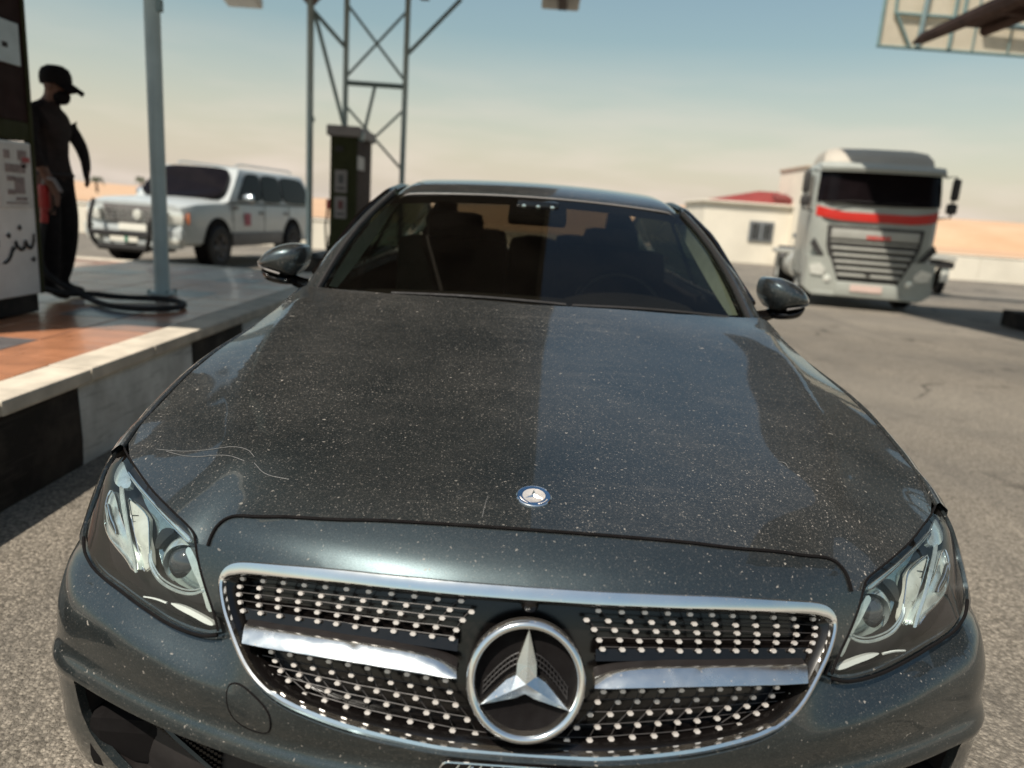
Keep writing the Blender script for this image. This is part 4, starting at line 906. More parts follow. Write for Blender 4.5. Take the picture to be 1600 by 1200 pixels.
# ---------------------------------------------------------------- door mirrors
MC = [(.826, 1.075), (.832, 1.130), (.86, 1.137), (.89, 1.1365), (.935, 1.124), (.968, 1.104), (.988, 1.083), (1.001, 1.060), (.995, 1.047), (.955, 1.034), (.90, 1.022), (.872, 1.018), (.852, 1.035)]
MB_ = [(.872, 1.016), (.90, 1.020), (.955, 1.032), (.992, 1.045), (.985, 1.02), (.970, 1.000), (.940, .990), (.90, .986), (.872, .990)]
def pillow(poly, sg, y0, dep, back, ring=7, pw=1.0):
    P = np.array(smooth_poly(poly, 2, True)); c = P.mean(0); G = []
    for k in range(ring+1):
        a = math.pi/2*k/ring; s_ = max(math.cos(a)**pw, .02); G.append([(sg*(c[0]+(p[0]-c[0])*s_), y0-dep*math.sin(a), c[1]+(p[1]-c[1])*s_) for p in P])
    G.insert(0, [(sg*(c[0]+(p[0]-c[0])*.97), y0+back, c[1]+(p[1]-c[1])*.97) for p in P])
    mb = MB(); mb.grid(G, cv=True); mb.f.append(tuple(range(len(P)))); mb.m.append(0); return mb
for sg in (-1, 1):
    cap = pillow(MC, sg, 2.72, .085, .07, pw=.7).build('door_mirror', paint, sedan, True, org=ORG, sharp=70)
    pillow(MB_, sg, 2.715, .06, .07, pw=.8).build('mirror_base', m_black, cap, True, org=ORG)
    mb = MB(); mb.tube([(sg*.74, 2.70, .985), (sg*.80, 2.71, .985), (sg*.86, 2.73, .995), (sg*.90, 2.74, 1.01)], [.03, .024, .022, .02], 8); mb.build('mirror_arm', m_black, cap, True, org=ORG)
    mb = MB(); mb.tube([(sg*a, y, b) for a, y, b in ((.905, 2.648, 1.030), (.95, 2.652, 1.040), (.985, 2.675, 1.050), (1.004, 2.72, 1.060))], .0045, 6); mb.build('mirror_lamp', m_seal, cap, True, org=ORG)
    P = [(sg*a, 2.795, b) for a, b in smooth_poly([(.845, 1.04), (.845, 1.12), (.93, 1.115), (.985, 1.06), (.94, 1.04)], 1, True)]; mb = MB(); mb.v = P+[(x, y-.004, z) for x, y, z in P]; k = len(P); mb.f = [tuple(range(k)), tuple(range(k, 2*k))]; mb.m = [0, 0]; mb.build('mirror_glass', m_chrome, cap, org=ORG)
# ---------------------------------------------------------------- cabin
mb = MB(); mb.grid([[(s*.72, y, z-.02*abs(s)**2) for s in np.linspace(-1, 1, 15)] for y, z in ((2.40, .978), (2.6, .99), (2.8, .995), (2.92, .985), (2.98, .93), (3.0, .7))]); dash = mb.build('dashboard', m_dash, sedan, True, org=ORG)
mb = MB(); mb.grid([[(.37+.24*s, y, z-.035*abs(s)**2.2) for s in np.linspace(-1, 1, 11)] for y, z in ((2.70, .985), (2.78, 1.02), (2.90, 1.025), (2.96, 1.0))]); mb.build('instrument_hood', m_dash, dash, True, org=ORG)
mb = MB(); cw = np.array([.37, 3.10, .905]); ax = np.array([0, math.cos(R(62)), math.sin(R(62))])
mb.tube([cw+np.array([math.cos(t), 0, 0])*.19+ax*.19*math.sin(t) for t in np.linspace(0, 2*math.pi, 40)[:-1]], .016, 8, closed=True)
for t in (0, math.pi, -math.pi/2): mb.tube([cw+np.array([0, -.03, -.01]), cw+np.array([math.cos(t), 0, 0])*.185+ax*.185*math.sin(t)], .018, 6)
mb.lathe([(.001, -.05), (.06, -.045), (.07, -.01)], cw, 'y', 18); mb.build('steering_wheel', m_black, sedan, True, org=ORG)
def seat(x, y, z0, w, top, hr):
    b = MB(); b.box((x, y, z0+.10), (w, .50, .18), bev=.06); b.box((x, y+.27, z0+.42), (w, .15, .66), bev=.07, rx=R(-12))
    s_ = b.build('seat', m_int, sedan, True, org=ORG)
    b = MB(); b.box((x, y+.36, top-.07), (hr, .10, .17), bev=.045, rx=R(-8)); b.tube([(x-.05, y+.345, top-.30), (x-.05, y+.355, top-.14)], .007, 6); b.tube([(x+.05, y+.345, top-.30), (x+.05, y+.355, top-.14)], .007, 6); b.build('headrest', m_int, s_, True, org=ORG)
seat(-.38, 3.35, .42, .54, 1.27, .27); seat(.38, 3.35, .42, .54, 1.24, .27)
seat(-.40, 4.22, .45, .52, 1.12, .25); seat(.40, 4.22, .45, .52, 1.12, .25); seat(.02, 4.20, .42, .30, 1.16, .18)
mb = MB(); mb.grid([[(s*.62, y, z) for s in np.linspace(-1, 1, 7)] for y, z in ((4.70, 1.045), (5.0, 1.05), (5.15, 1.055))]); mb.build('parcel_shelf', m_int, sedan, True, org=ORG)
for sg in (-1, 1):
    mb = MB(); mb.grid([[(sg*(.72+.02*math.sin(y*2)), y, z) for z in np.linspace(.35, 1.0, 5)] for y in np.linspace(2.5, 5.1, 12)]); mb.build('door_trim', m_int, sedan, True, org=ORG)
mb = MB(); mb.box((0, 3.6, .42), (.26, 1.3, .3), bev=.05); mb.box((0, 3.8, .33), (1.5, 2.6, .06)); mb.build('cabin_floor', m_int, sedan, org=ORG)
mb = MB(); mb.box((-.0, 2.99, 1.328), (.17, .10, .045), bev=.02); mb.tube([(0, 2.97, 1.31), (0, 2.94, 1.288)], .010, 8); mb.box((0, 2.935, 1.284), (.225, .03, .058), bev=.018); rv = mb.build('rear_view_mirror', m_black, sedan, True, org=ORG)
for x in (-.055, .0, .055):
    mb = MB(); mb.lathe([(.0002, -.004), (.008, -.003), (.012, .004)], (x, 2.942, 1.325), 'y', 14); mb.build('sensor_eye', m_bowl, rv, True, org=ORG)
mb = MB(); mb.box((.02, 4.47, 1.10), (.03, .01, .05), bev=.008); mb.build('belt_buckle', m_dash, sedan, True, org=ORG)
# ---------------------------------------------------------------- number plate
pn = np.array([0, -.985, .17]); pu = np.array([0, .17, .985])
def PP(x, z, h): return np.array([-.008, .958, .500])+np.array([x, 0, 0])+pu*z+pn*h
def rrect(x0, x1, z0, z1, r):
    P = []
    for cx, cz, a0 in ((x1-r, z1-r, 0), (x0+r, z1-r, 90), (x0+r, z0+r, 180), (x1-r, z0+r, 270)):
        for a in range(0, 91, 15): P.append((cx+r*math.cos(R(a0+a)), cz+r*math.sin(R(a0+a))))
    return P
A, B = rrect(-.112, .112, -.128, -.004, .012), rrect(-.1, .1, -.12, -.0135, .008)
mb = MB(); mb.grid([[PP(x, z, h) for x, z in L] for L, h in ((A, -.002), (A, .006), ([(x*.985, z*.98-.0012) for x, z in A], .009), ([(x*1.03, z*1.02+.001) for x, z in B], .009), (B, .006), (B, -.001))], cv=True)
plate_frame = mb.build('plate_frame', m_black, sedan, True, org=ORG)
mb = MB(); mb.tube([PP(x, z, .008) for x, z in A], .0016, 5, closed=True); mb.build('frame_rim', m_chrome, plate_frame, True, org=ORG)
mb = MB()
for k in range(11):
    x = -.088+.0165*k; mb.tube([PP(x, -.0125, .0098), PP(x+.005, -.0055, .0098)], .0009, 4); 
    if k % 2: mb.tube([PP(x+.005, -.011, .0098), PP(x+.009, -.0075, .0098)], .0008, 4)
mb.build('frame_print', m_chrome, plate_frame, org=ORG)
mb = MB(); mb.v = [PP(x, z, .0035) for x, z in B]; mb.f = [tuple(range(len(B)))]; mb.m = [0]
m_plate = plain('number_plate_white', (.78, .75, .66), .4, 0, .06, 30); mb.build('number_plate', m_plate, plate_frame, org=ORG)
mb = MB(); mb.box(PP(-.075, -.020, .0045), (.024, .002, .008)); mb.box(PP(-.068, -.034, .0045), (.034, .002, .006)); mb.build('plate_country_print', m_blue, plate_frame, org=ORG)
mb = MB(); mb.lathe([(.0002, -.001), (.006, -.001), (.006, .001)], PP(-.094, -.020, .0045), 'y', 14); mb.build('plate_crest', plain('crest_green', (.08, .18, .10), .5, 0, .2, 60), plate_frame, org=ORG)
ORG[:] = [0, 0, 0]
# ================================================================== fuel pumps
m_pdark = plain('pump_dark_red', (.020, .008, .007), .7, 0, .3, 5, 0, .15)
m_pgreen = plain('pump_green', (.026, .028, .010), .7, 0, .2, 5, 0, .15)
m_pwhite = plain('pump_white', (.62, .60, .57), .5, 0, .12, 4)
m_print = plain('print_black', (.015, .012, .012), .7)
m_red = plain('nozzle_red', (.34, .012, .010), .45, 0, .2, 20, .3)
m_poster = plain('poster_paper', (.50, .48, .45), .6, 0, .12, 12)
m_pgrey = plain('pump_cap_grey', (.20, .18, .175), .6, 0, .15, 8)
m_disp = plain('display_panel', (.34, .40, .42), .35, 0, .1, 8)
def box_part(name, c, d, mat, par, bev=.01, rz=0):
    mb = MB(); mb.box(c, d, rz, bev); return mb.build(name, mat, par, org=(0, 0, 0))
# near pump: its lane side faces +x; local origin at the far lane-side foot
pump = thing('fuel_pump', 'tall white and dark red fuel pump with black hand-painted Arabic lettering, beside the attendant', 'fuel pump', (-3.17, 4.85, .45), 0, 'fuel pumps')
box_part('plinth', (-.30, -.55, .06), (.56, 1.06, .12), m_kb, pump)
box_part('lower_cabinet', (-.30, -.55, .59), (.60, 1.10, .94), m_pwhite, pump)
box_part('green_band', (-.30, -.55, 1.125), (.606, 1.106, .11), m_pgreen, pump, .006)
box_part('upper_cabinet', (-.30, -.55, 1.63), (.60, 1.10, .90), m_pdark, pump)
box_part('top_cap', (-.30, -.55, 2.12), (.68, 1.18, .08), m_pgrey, pump)
box_part('corner_trim', (-.004, -.012, 1.05), (.03, .03, 1.86), m_pgreen, pump, .004)
box_part('display', (.006, -.21, 1.62), (.02, .26, .24), m_disp, pump, .004); box_part('display', (.006, -.62, 1.62), (.02, .36, .24), m_disp, pump, .004)
box_part('display', (.012, -.215, 1.60), (.012, .05, .03), m_print, pump, .002)
pst = box_part('poster', (.004, -.20, .855), (.012, .30, .38), m_poster, pump, .002)
mb = MB()
for (y, z, w, h) in ((-.27, .98, .05, .05), (-.13, .98, .08, .06), (-.2, .90, .18, .05), (-.12, .93, .05, .05), (-.17, .80, .09, .10), (-.25, .84, .06, .03), (-.25, .76, .06, .03), (-.16, .72, .10, .02), (-.2, .695, .2, .01)):
    mb.box((.0125, y, z), (.004, w, h))
mb.build('poster_print', plain('poster_ink', (.22, .17, .16), .7, 0, .3, 30), pst, org=(0, 0, 0))
mb = MB(); mb.box((.0125, -.10, .955), (.005, .07, .03)); mb.build('poster_print', plain('poster_red', (.30, .06, .06), .7), pst, org=(0, 0, 0))
def stroke(pts, w, x=.0075):
    P = smooth_poly(pts, 2); mb = MB(); L, Rr = [], []
    for i in range(len(P)):
        t_ = P[min(i+1, len(P)-1)]-P[max(i-1, 0)]; t_ = t_/(np.linalg.norm(t_)+1e-9); n_ = np.array([-t_[1], t_[0]]); k = w*(.62+.38*math.sin(math.pi*min(1, .15+i/len(P))))
        L.append(P[i]+n_*k); Rr.append(P[i]-n_*k)
    mb.grid([[(x, *p) for p in L], [(x+.003, *p) for p in P], [(x, *p) for p in Rr]]); return mb
# "بنزين" written right to left in brush strokes (far end of the panel first), y = along the pump, z = height
lt = MB()
S1 = [(-.062, .505), (-.070, .445), (-.095, .415), (-.130, .425), (-.148, .470), (-.155, .425), (-.185, .408), (-.225, .425), (-.240, .475), (-.246, .420), (-.27, .41)]
S2 = [(-.27, .43), (-.285, .39), (-.315, .35), (-.365, .335)]
S3 = [(-.40, .48), (-.405, .43), (-.44, .415), (-.48, .43), (-.49, .40), (-.53, .345), (-.60, .345), (-.63, .40), (-.62, .46)]
for s_ in (S1, S2, S3):
    q = stroke(s_, .0125); lt.add(q.v, q.f)
for (y, z) in ((-.082, .345), (-.195, .545), (-.30, .50), (-.43, .35), (-.46, .35), (-.565, .45)):
    lt.box((.0085, y, z), (.004, .026, .026), bev=.0, rx=R(40))
lt.build('lettering', m_print, pump, org=(0, 0, 0))
# far pump
pump2 = thing('fuel_pump', 'dark green fuel pump with a grey cap and pale posters, standing far up the lane', 'fuel pump', (-3.08, 12.72, .30), 0, 'fuel pumps')
box_part('plinth', (0, .6, .06), (.40, 1.16, .12), m_kb, pump2)
box_part('cabinet', (0, .6, 1.06), (.44, 1.2, 1.92), m_pgreen, pump2)
box_part('side_panel', (.215, .62, 1.06), (.02, 1.12, 1.88), m_pdark, pump2, .004)
box_part('top_cap', (0, .6, 2.10), (.56, 1.3, .17), m_pgrey, pump2, .03)
mb = MB(); mb.lathe([(.0002, -.05), (.07, -.04), (.085, 0), (.07, .04), (.0002, .05)], (.27, .1, 2.04), 'x', 18); mb.build('pulley_cover', m_post, pump2, True, org=(0, 0, 0))
box_part('display', (.228, .28, 1.62), (.014, .5, .22), m_poster, pump2, .004)
box_part('recess', (-.07, -.005, 1.82), (.13, .02, .08), m_print, pump2, .004)
for z in (1.30, .88):
    ps = box_part('poster', (-.035, -.006, z), (.20, .014, .36), m_pgrey, pump2, .004)
    box_part('poster_print', (-.035, -.0155, z+.04), (.09, .006, .14), plain('pp%d' % int(z*100), (.10, .03, .03) if z < 1 else (.06, .06, .06), .6), ps, .002); box_part('poster_print', (-.035, -.0155, z-.11), (.14, .006, .03), m_print, ps, .002)
mb = MB(); mb.box((-.25, .12, .92), (.09, .14, .16), bev=.02); mb.build('nozzle_boot', m_red, pump2, org=(0, 0, 0))
mb = MB(); mb.tube([(-.28, .12, .86), (-.31, .10, .55), (-.29, .1, .20), (-.26, .1, .10), (-.24, .1, .4)], .018, 8); mb.build('pump_hose', m_rubber, pump2, True, org=(0, 0, 0))
# near pump's hose lying in a loop on the island, with the red nozzle at the attendant's hip
hose = [(-3.43, 5.33, 1.02), (-3.45, 5.30, .86), (-3.46, 5.28, .70), (-3.40, 5.32, .60), (-3.30, 5.38, .52), (-3.18, 5.38, .474), (-3.02, 5.22, .472), (-2.86, 5.10, .472), (-2.66, 5.06, .472), (-2.50, 5.16, .472), (-2.46, 5.36, .472), (-2.58, 5.56, .472), (-2.80, 5.62, .474), (-3.02, 5.52, .476), (-3.2, 5.46, .50), (-3.32, 5.30, .50), (-3.36, 5.0, .60)]
mb = MB(); mb.tube(smooth_poly(hose, 3), .021, 10); tag(mb.build('fuel_hose', m_rubber, None, True, org=(0, 0, 0)), 'thick black fuel hose lying in a loop on the tiles by the attendant', 'hose')
mb = MB(); mb.box((0, 0, .14), (.075, .06, .17), bev=.025); mb.tube([(0, 0, .06), (-.01, 0, -.04)], .026, 10)
nz_ = thing('fuel_nozzle', 'red fuel nozzle held at the hip of the attendant', 'nozzle', (-3.425, 5.33, 1.04)); mb.build('nozzle_body', m_red, nz_, True, org=(0, 0, 0))
mb = MB(); mb.tube([(0, 0, .20), (.03, -.02, .27), (.11, -.05, .26), (.17, -.07, .18)], [.02, .016, .013, .012], 8); mb.build('spout', m_pgrey, nz_, True, org=(0, 0, 0))
mb = MB(); mb.tube([(.03, 0, .22), (.075, 0, .14), (.06, 0, .04), (.01, 0, .02)], .008, 6); mb.build('trigger_guard', m_black, nz_, True, org=(0, 0, 0))

# ================================================================== the attendant
m_skin = plain('skin', (.15, .075, .05), .6, 0, .15, 12); m_shirt = plain('dark_shirt', (.016, .012, .012), .9, 0, .3, 14, 0, .2); m_trou = plain('dark_trousers', (.009, .007, .007), .9, 0, .3, 14, 0, .2); m_shoe = plain('shoe_leather', (.02, .013, .011), .6); m_capm = plain('cap_cloth', (.008, .006, .006), .9, 0, .2, 9, 0, .2); m_vest = plain('grey_vest', (.030, .021, .019), .9, 0, .25, 10, 0, .2)
def skin_mesh(name, J, E, root, mats, picker, par, lv=2):
    me = bpy.data.meshes.new(name); me.from_pydata([j[0] for j in J], E, []); o_ = bpy.data.objects.new(name, me); COL.objects.link(o_)
    md = o_.modifiers.new('s', 'SKIN'); md.use_smooth_shade = True
    sv = me.skin_vertices[0].data
    for i, j in enumerate(J):
        r_ = j[1]; sv[i].radius = r_ if isinstance(r_, tuple) else (r_, r_); sv[i].use_root = (i == root)
    sb = o_.modifiers.new('d', 'SUBSURF'); sb.levels = lv; sb.render_levels = lv
    dg = bpy.context.evaluated_depsgraph_get(); ev = o_.evaluated_get(dg); nm = bpy.data.meshes.new_from_object(ev); bpy.data.objects.remove(o_)
    nm.name = name; nm.materials.clear()
    for mt in mats: nm.materials.append(mt)
    for p in nm.polygons: p.material_index = picker(p.center); p.use_smooth = True
    ob = bpy.data.objects.new(name, nm); link(ob, par); return ob
man = thing('person', 'man in a dark cap and dark clothes, head bowed beside the near pump', 'person', (-3.42, 5.5, .45))
J = [((-.045, 0, .86), (.115, .135)), ((-.05, 0, .98), (.11, .13)), ((-.055, 0, 1.14), (.115, .15)), ((-.055, 0, 1.27), (.105, .155)), ((-.03, 0, 1.36), .065), ((0, 0, 1.41), .058), ((.03, 0, 1.475), (.088, .075)), ((.045, 0, 1.54), (.085, .075)),
     ((-.055, -.17, 1.28), .062), ((-.03, -.235, 1.13), .05), ((.0, -.25, 1.01), .043), ((.03, -.20, .90), .034), ((.055, -.16, .80), .028), ((.07, -.15, .755), (.03, .018)),     # near arm to the nozzle
     ((-.055, .17, 1.28), .064), ((.015, .20, 1.18), .054), ((.060, .205, 1.10), .048), ((.100, .18, 1.01), .038), ((.118, .16, .94), .031), ((.115, .15, .90), (.03, .018)),       # far arm hanging
     ((-.05, -.09, .80), .105), ((-.035, -.095, .62), .095), ((-.03, -.10, .44), .080), ((-.04, -.10, .25), .072), ((-.055, -.10, .085), .042), ((.02, -.115, .045), .040), ((.105, -.125, .035), .034),
     ((-.05, .09, .80), .105), ((-.02, .095, .62), .095), ((-.02, .10, .44), .080), ((-.06, .11, .25), .072), ((-.09, .115, .085), .042), ((-.02, .12, .045), .040), ((.07, .125, .035), .034)]
E_ = [(0, 1), (1, 2), (2, 3), (3, 4), (4, 5), (5, 6), (6, 7), (3, 8), (8, 9), (9, 10), (10, 11), (11, 12), (12, 13), (3, 14), (14, 15), (15, 16), (16, 17), (17, 18), (18, 19), (0, 20), (20, 21), (21, 22), (22, 23), (23, 24), (24, 25), (25, 26), (0, 27), (27, 28), (28, 29), (29, 30), (30, 31), (31, 32), (32, 33)]
# five fingers to each hand
for wi, bx, by, bz, dx in ((13, .07, -.15, .755, .01), (19, .115, .15, .90, .012)):
    for k, (oy, ln) in enumerate(((-.018, .060), (-.006, .070), (.006, .066), (.018, .054))):
        n0 = len(J); J += [((bx+.004, by+oy, bz-.022), .0088), ((bx+.012, by+oy*1.15, bz-.022-ln*.5), .0082), ((bx+.004, by+oy*1.1, bz-.022-ln), .0072)]; E_ += [(wi, n0), (n0, n0+1), (n0+1, n0+2)]
    n0 = len(J); J += [((bx+.022, by-.014, bz+.002), .010), ((bx+.036, by-.018, bz-.032), .0085)]; E_ += [(wi, n0), (n0, n0+1)]
def pick(c):
    if c.z < .075: return 3
    if c.z > 1.385: return 0
    if c.z > .86 and abs(c.y) < .135 and c.x > -.20:
        return 4 if (c.x > -.01 and c.y < .10) else 1
    if c.z < .93 and abs(c.y) > .135 and c.z > .60: return 0
    if c.z < .85 and abs(c.y) < .2: return 2
    return 1
body = skin_mesh('body', J, E_, 0, [m_skin, m_shirt, m_trou, m_shoe, m_vest], pick, man)
mb = MB(); mb.tube([(.12, 0, 1.470), (.142, 0, 1.455), (.118, 0, 1.445)], [.014, .016, .010], 8); mb.build('nose', m_skin, man, True, org=(0, 0, 0))
for sg in (-1, 1):
    mb = MB(); mb.lathe([(.0002, -.004), (.011, -.003), (.012, .003), (.0002, .005)], (.114, sg*.028, 1.495), 'x', 10); mb.build('eye', m_poster, man, True, org=(0, 0, 0))
    mb = MB(); mb.lathe([(.0002, -.012), (.026, -.008), (.03, .004), (.015, .010), (.0002, .008)], (.02, sg*.082, 1.48), 'y', 12); mb.build('ear', m_skin, man, True, org=(0, 0, 0))
mb = MB(); mb.lathe([(.0002, -.070), (.035, -.062), (.056, -.038), (.062, -.005), (.052, .02), (.03, .03)], (.058, 0, 1.432), 'z', 18); mb.build('beard', m_capm, man, True, org=(0, 0, 0))
mb = MB(); mb.lathe([(.098, -.030), (.103, 0), (.100, .04), (.084, .075), (.05, .096), (.0002, .102)], (.028, 0, 1.527), 'z', 22); cp = mb.build('cap', m_capm, man, True, org=(0, 0, 0))
mb = MB(); mb.grid([[(.10+.12*t+(-.05*abs(s)**2), s*.088*(1-.25*t), 1.535-.075*t-.02*abs(s)**2+dz) for s in np.linspace(-1, 1, 9)] for dz, ts in ((0, np.linspace(0, 1, 6)), (-.008, np.linspace(1, 0, 6))) for t in ts]); mb.build('cap_brim', m_capm, cp, True, org=(0, 0, 0))
mb = MB(); mb.tube([(-.165*math.cos(t)*.0-.045+.125*math.cos(t), .145*math.sin(t), .885) for t in np.linspace(0, 2*math.pi, 25)[:-1]], .016, 6, closed=True); mb.build('belt', m_shoe, man, True, org=(0, 0, 0))
# ================================================================== white SUV (front faces the viewer: local -y)
m_wht = plain('white_car_paint', (.42, .445, .44), .35, 0, .05, 3, .3)
m_cladding = plain('grey_cladding', (.12, .11, .105), .55, 0, .15, 6)
m_orange = plain('indicator_orange', (.50, .13, .04), .25, 0, .1, 10, .8)
m_lampg = plain('clear_lamp', (.70, .70, .64), .12, .3, .15, 20, 1.0)
m_tglass = plain('dark_car_glass', (.006, .004, .0045), .22, 0, .3, 4, 0, .10)
m_decal = plain('red_decal', (.36, .07, .10), .6, 0, .2, 30)
suv = thing('suv', 'white SUV with black bull bar and red door decal beyond the left island', 'car', (-7.16, 13.85, gz(15)), R(-8.2)); suv.scale = (1.05, 1.05, 1.05)
def S0(name, mat, mbx, par, smooth=True, sharp=32): return mbx.build(name, mat, par, smooth, org=(0, 0, 0), sharp=sharp)
def body_rows(st, half):
    """st: (y, list of half-section (x,z) from sill to centre)"""
    mb = MB(); G = []
    for y, sec in st:
        sec2 = [(x, z) for x, z in sec]; G.append([(-x, y, z) for x, z in sec2]+[(x, y, z) for x, z in reversed(sec2)])
    mb.grid(G); mb.f.append(tuple(range(len(G[0])))); b0 = len(G[0])*(len(G)-1); mb.f.append(tuple(range(b0, b0+len(G[0])))); mb.m += [0, 0]; return mb
def sec(w, zt, dz=.03): return [(w-.10, .42), (w-.02, .48), (w, .62), (w, .84), (w-.015, 1.02), (w-.05, zt-.07), (w-.16, zt-dz), (w*.5, zt), (.01, zt+.01)]
st = [(-.02, [(.80, .50), (.86, .52), (.88, .62), (.90, .84), (.90, 1.02), (.87, 1.08), (.7, 1.12), (.45, 1.13), (.01, 1.14)]), (.08, sec(.96, 1.17)), (.35, sec(.99, 1.215)), (.9, sec(1.0, 1.24)), (1.42, sec(1.0, 1.26)), (2.0, sec(1.0, 1.25)), (4.6, sec(1.0, 1.25)), (5.15, sec(.985, 1.25)), (5.30, sec(.95, 1.22))]
mb = body_rows(st, 1); V = np.array(mb.v); keep = []
suv_body = S0('body', m_wht, mb, suv)
def gh(x_s, y_, t):
    yf = 1.40+(2.08-1.40)*t; yr = 5.26+(4.92-5.26)*t; xx_ = .965+(.815-.965)*t; return np.array([x_s*xx_, yf+(yr-yf)*y_, 1.22+(1.86-1.22)*t])
mb = MB(); loops = []
for t, pad in ((0, 0), (.5, .012), (.93, .006), (1.0, -.03)):
    L = []
    for q in np.linspace(0, 1, 9): L.append(gh(-1, q, t)-np.array([pad, 0, 0]))
    for q in np.linspace(-.85, .85, 7): p = gh(1, 1, t); L.append([q*p[0], p[1]+.03*(1-q*q), p[2]])
    for q in np.linspace(1, 0, 9): L.append(gh(1, q, t)+np.array([pad, 0, 0]))
    for q in np.linspace(.85, -.85, 7): p = gh(1, 0, t); L.append([q*p[0], p[1]-.10*(1-q*q), p[2]])
    loops.append(L)
c_ = np.array(loops[-1]).mean(0)
for k, dz in ((.7, .035), (.3, .055), (.02, .06)): loops.append([np.array([c_[0]+(p[0]-c_[0])*k, c_[1]+(p[1]-c_[1])*k, p[2]+dz]) for p in np.array(loops[3])])
mb.grid(loops, cv=True); cab = S0('cabin', m_wht, mb, suv)
def pane(name, par, pts, th=.012):
    P = [np.array(p) for p in smooth_poly(smooth_poly([q for i in range(len(pts)) for q in (np.array(pts[i])*.82+np.array(pts[(i+1) % len(pts)])*.18, np.array(pts[i])*.18+np.array(pts[(i+1) % len(pts)])*.82)], 1, True), 1, True)]; n_ = np.cross(P[len(P)//3]-P[0], P[2*len(P)//3]-P[0]); n_ /= np.linalg.norm(n_); mb = MB(); k = len(P)
    mb.v = [tuple(p+n_*th) for p in P]+[tuple(p-n_*th) for p in P]; mb.f = [tuple(range(k)), tuple(range(2*k-1, k-1, -1))]+[(i, (i+1) % k, k+(i+1) % k, k+i) for i in range(k)]; mb.m = [0]*len(mb.f)
    return mb.build(name, m_tglass, par, org=(0, 0, 0))
for sg in (-1, 1):
    o3 = np.array([sg*.018, 0, 0])
    for (a, b_, c, d) in ((.075, .335, .09, .275), (.345, .585, .295, .555), (.60, .985, .575, .945)):
        pane('side_window', cab, [gh(sg, a, .03)+o3, gh(sg, b_, .03)+o3, gh(sg, (d+b_)/2, .5)+o3, gh(sg, d, .88)+o3, gh(sg, c, .90)+o3, gh(sg, (a+c)/2, .5)+o3])
    for (y, w) in ((2.66, .0), (3.76, .0)):
        mb = MB(); mb.box((sg*1.005, y, 1.03), (.03, .16, .045), bev=.012); S0('door_handle', m_cladding, mb, suv)
    mb = MB(); mb.box((sg*1.0, 2.5, .52), (.06, 2.1, .26), bev=.02); S0('sill_cladding', m_cladding, mb, suv)
    for y in (1.52, 2.78, 3.92):
        mb = MB(); mb.box((sg*1.0, y, .86), (.006, .012, .72)); S0('door_gap', m_seam, mb, suv, False)
    mb = MB(); mb.lathe([(.0002, -.13), (.07, -.10), (.10, 0), (.09, .08), (.0002, .12)], (sg*1.13, 1.86, 1.30), 'x', 16); mb.v = [(p[0], 1.86+(p[1]-1.86)*.8, p[2]) for p in mb.v]; mb.box((sg*1.02, 1.86, 1.24), (.16, .06, .05), bev=.015); S0('wing_mirror', m_chrome2, mb, suv)
    for y in (.98, 4.08):
        mb = MB(); mb.lathe([(.46, sg*.02), (.46, -sg*.22), (.1, -sg*.23)], (sg*.99, y, .46), 'x', 28); S0('wheel_arch', m_seam, mb, suv)
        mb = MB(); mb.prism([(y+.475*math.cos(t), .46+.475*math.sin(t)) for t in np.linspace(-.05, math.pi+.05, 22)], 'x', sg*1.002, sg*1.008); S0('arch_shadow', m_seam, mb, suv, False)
        mb = MB(); mb.lathe([(.24, -.13), (.36, -.13), (.39, -.09), (.39, .09), (.36, .13), (.24, .13)], (sg*.925, y, .39), 'x', 30); wh = S0('wheel', m_rubber, mb, suv)
        mb = MB(); mb.lathe([(.245, sg*.12), (.22, sg*.10), (.19, sg*.05), (.06, sg*.075), (.0002, sg*.085)], (sg*.925, y, .39), 'x', 30); rm_ = S0('rim', m_cladding, mb, wh)
        mb = MB()
        for k in range(6): a = k*math.pi/3; mb.tube([(sg*1.01, y+.05*math.cos(a), .39+.05*math.sin(a)), (sg*1.03, y+.22*math.cos(a), .39+.22*math.sin(a))], .025, 6)
        mb2 = mb; S0('rim', m_cladding, mb2, wh)
    mb = MB(); mb.box((sg*.755, .0, .90), (.34, .12, .20), bev=.03, rz=sg*.22); S0('headlight', m_lampg, mb, suv)
    mb = MB(); mb.box((sg*.945, .12, .90), (.05, .15, .19), bev=.02, rz=sg*.5); S0('indicator', m_orange, mb, suv)
    mb = MB(); mb.box((sg*.74, -.07, .52), (.26, .08, .12), bev=.03, rz=sg*.15); S0('fog_lamp', m_lampg, mb, suv)
mb = MB(); mb.box((.0, .26, 1.16), (.1, .1, .02)); 
pane('windscreen', cab, [(-.88, 1.34, 1.26), (0, 1.26, 1.26), (.88, 1.34, 1.26), (.74, 2.0, 1.83), (0, 1.92, 1.84), (-.74, 2.0, 1.83)], .04)
pane('rear_window', cab, [(-.7, 5.26, 1.30), (.7, 5.26, 1.30), (.62, 5.0, 1.78), (-.62, 5.0, 1.78)], .02)
mb = MB(); mb.box((0, -.03, .92), (1.12, .06, .32), bev=.02); gr_ = S0('grille', m_cladding, mb, suv)
mb = MB()
for k in range(4): mb.box((0, -.065, .815+.057*k), (1.04, .02, .012))
for k in range(8): mb.box((-.49+.14*k, -.065, .90), (.010, .02, .24))
S0('grille_bars', m_chrome2, mb, gr_, False)
mb = MB(); mb.lathe([(.0002, -.02), (.075, -.015), (.09, .01)], (.10, -.08, .92), 'y', 20); S0('emblem', m_lampg, mb, gr_)
mb = MB(); mb.box((0, .02, .62), (1.86, .22, .22), bev=.06); mb.box((0, .05, .45), (1.70, .2, .16), bev=.05); S0('bumper', m_wht, mb, suv)
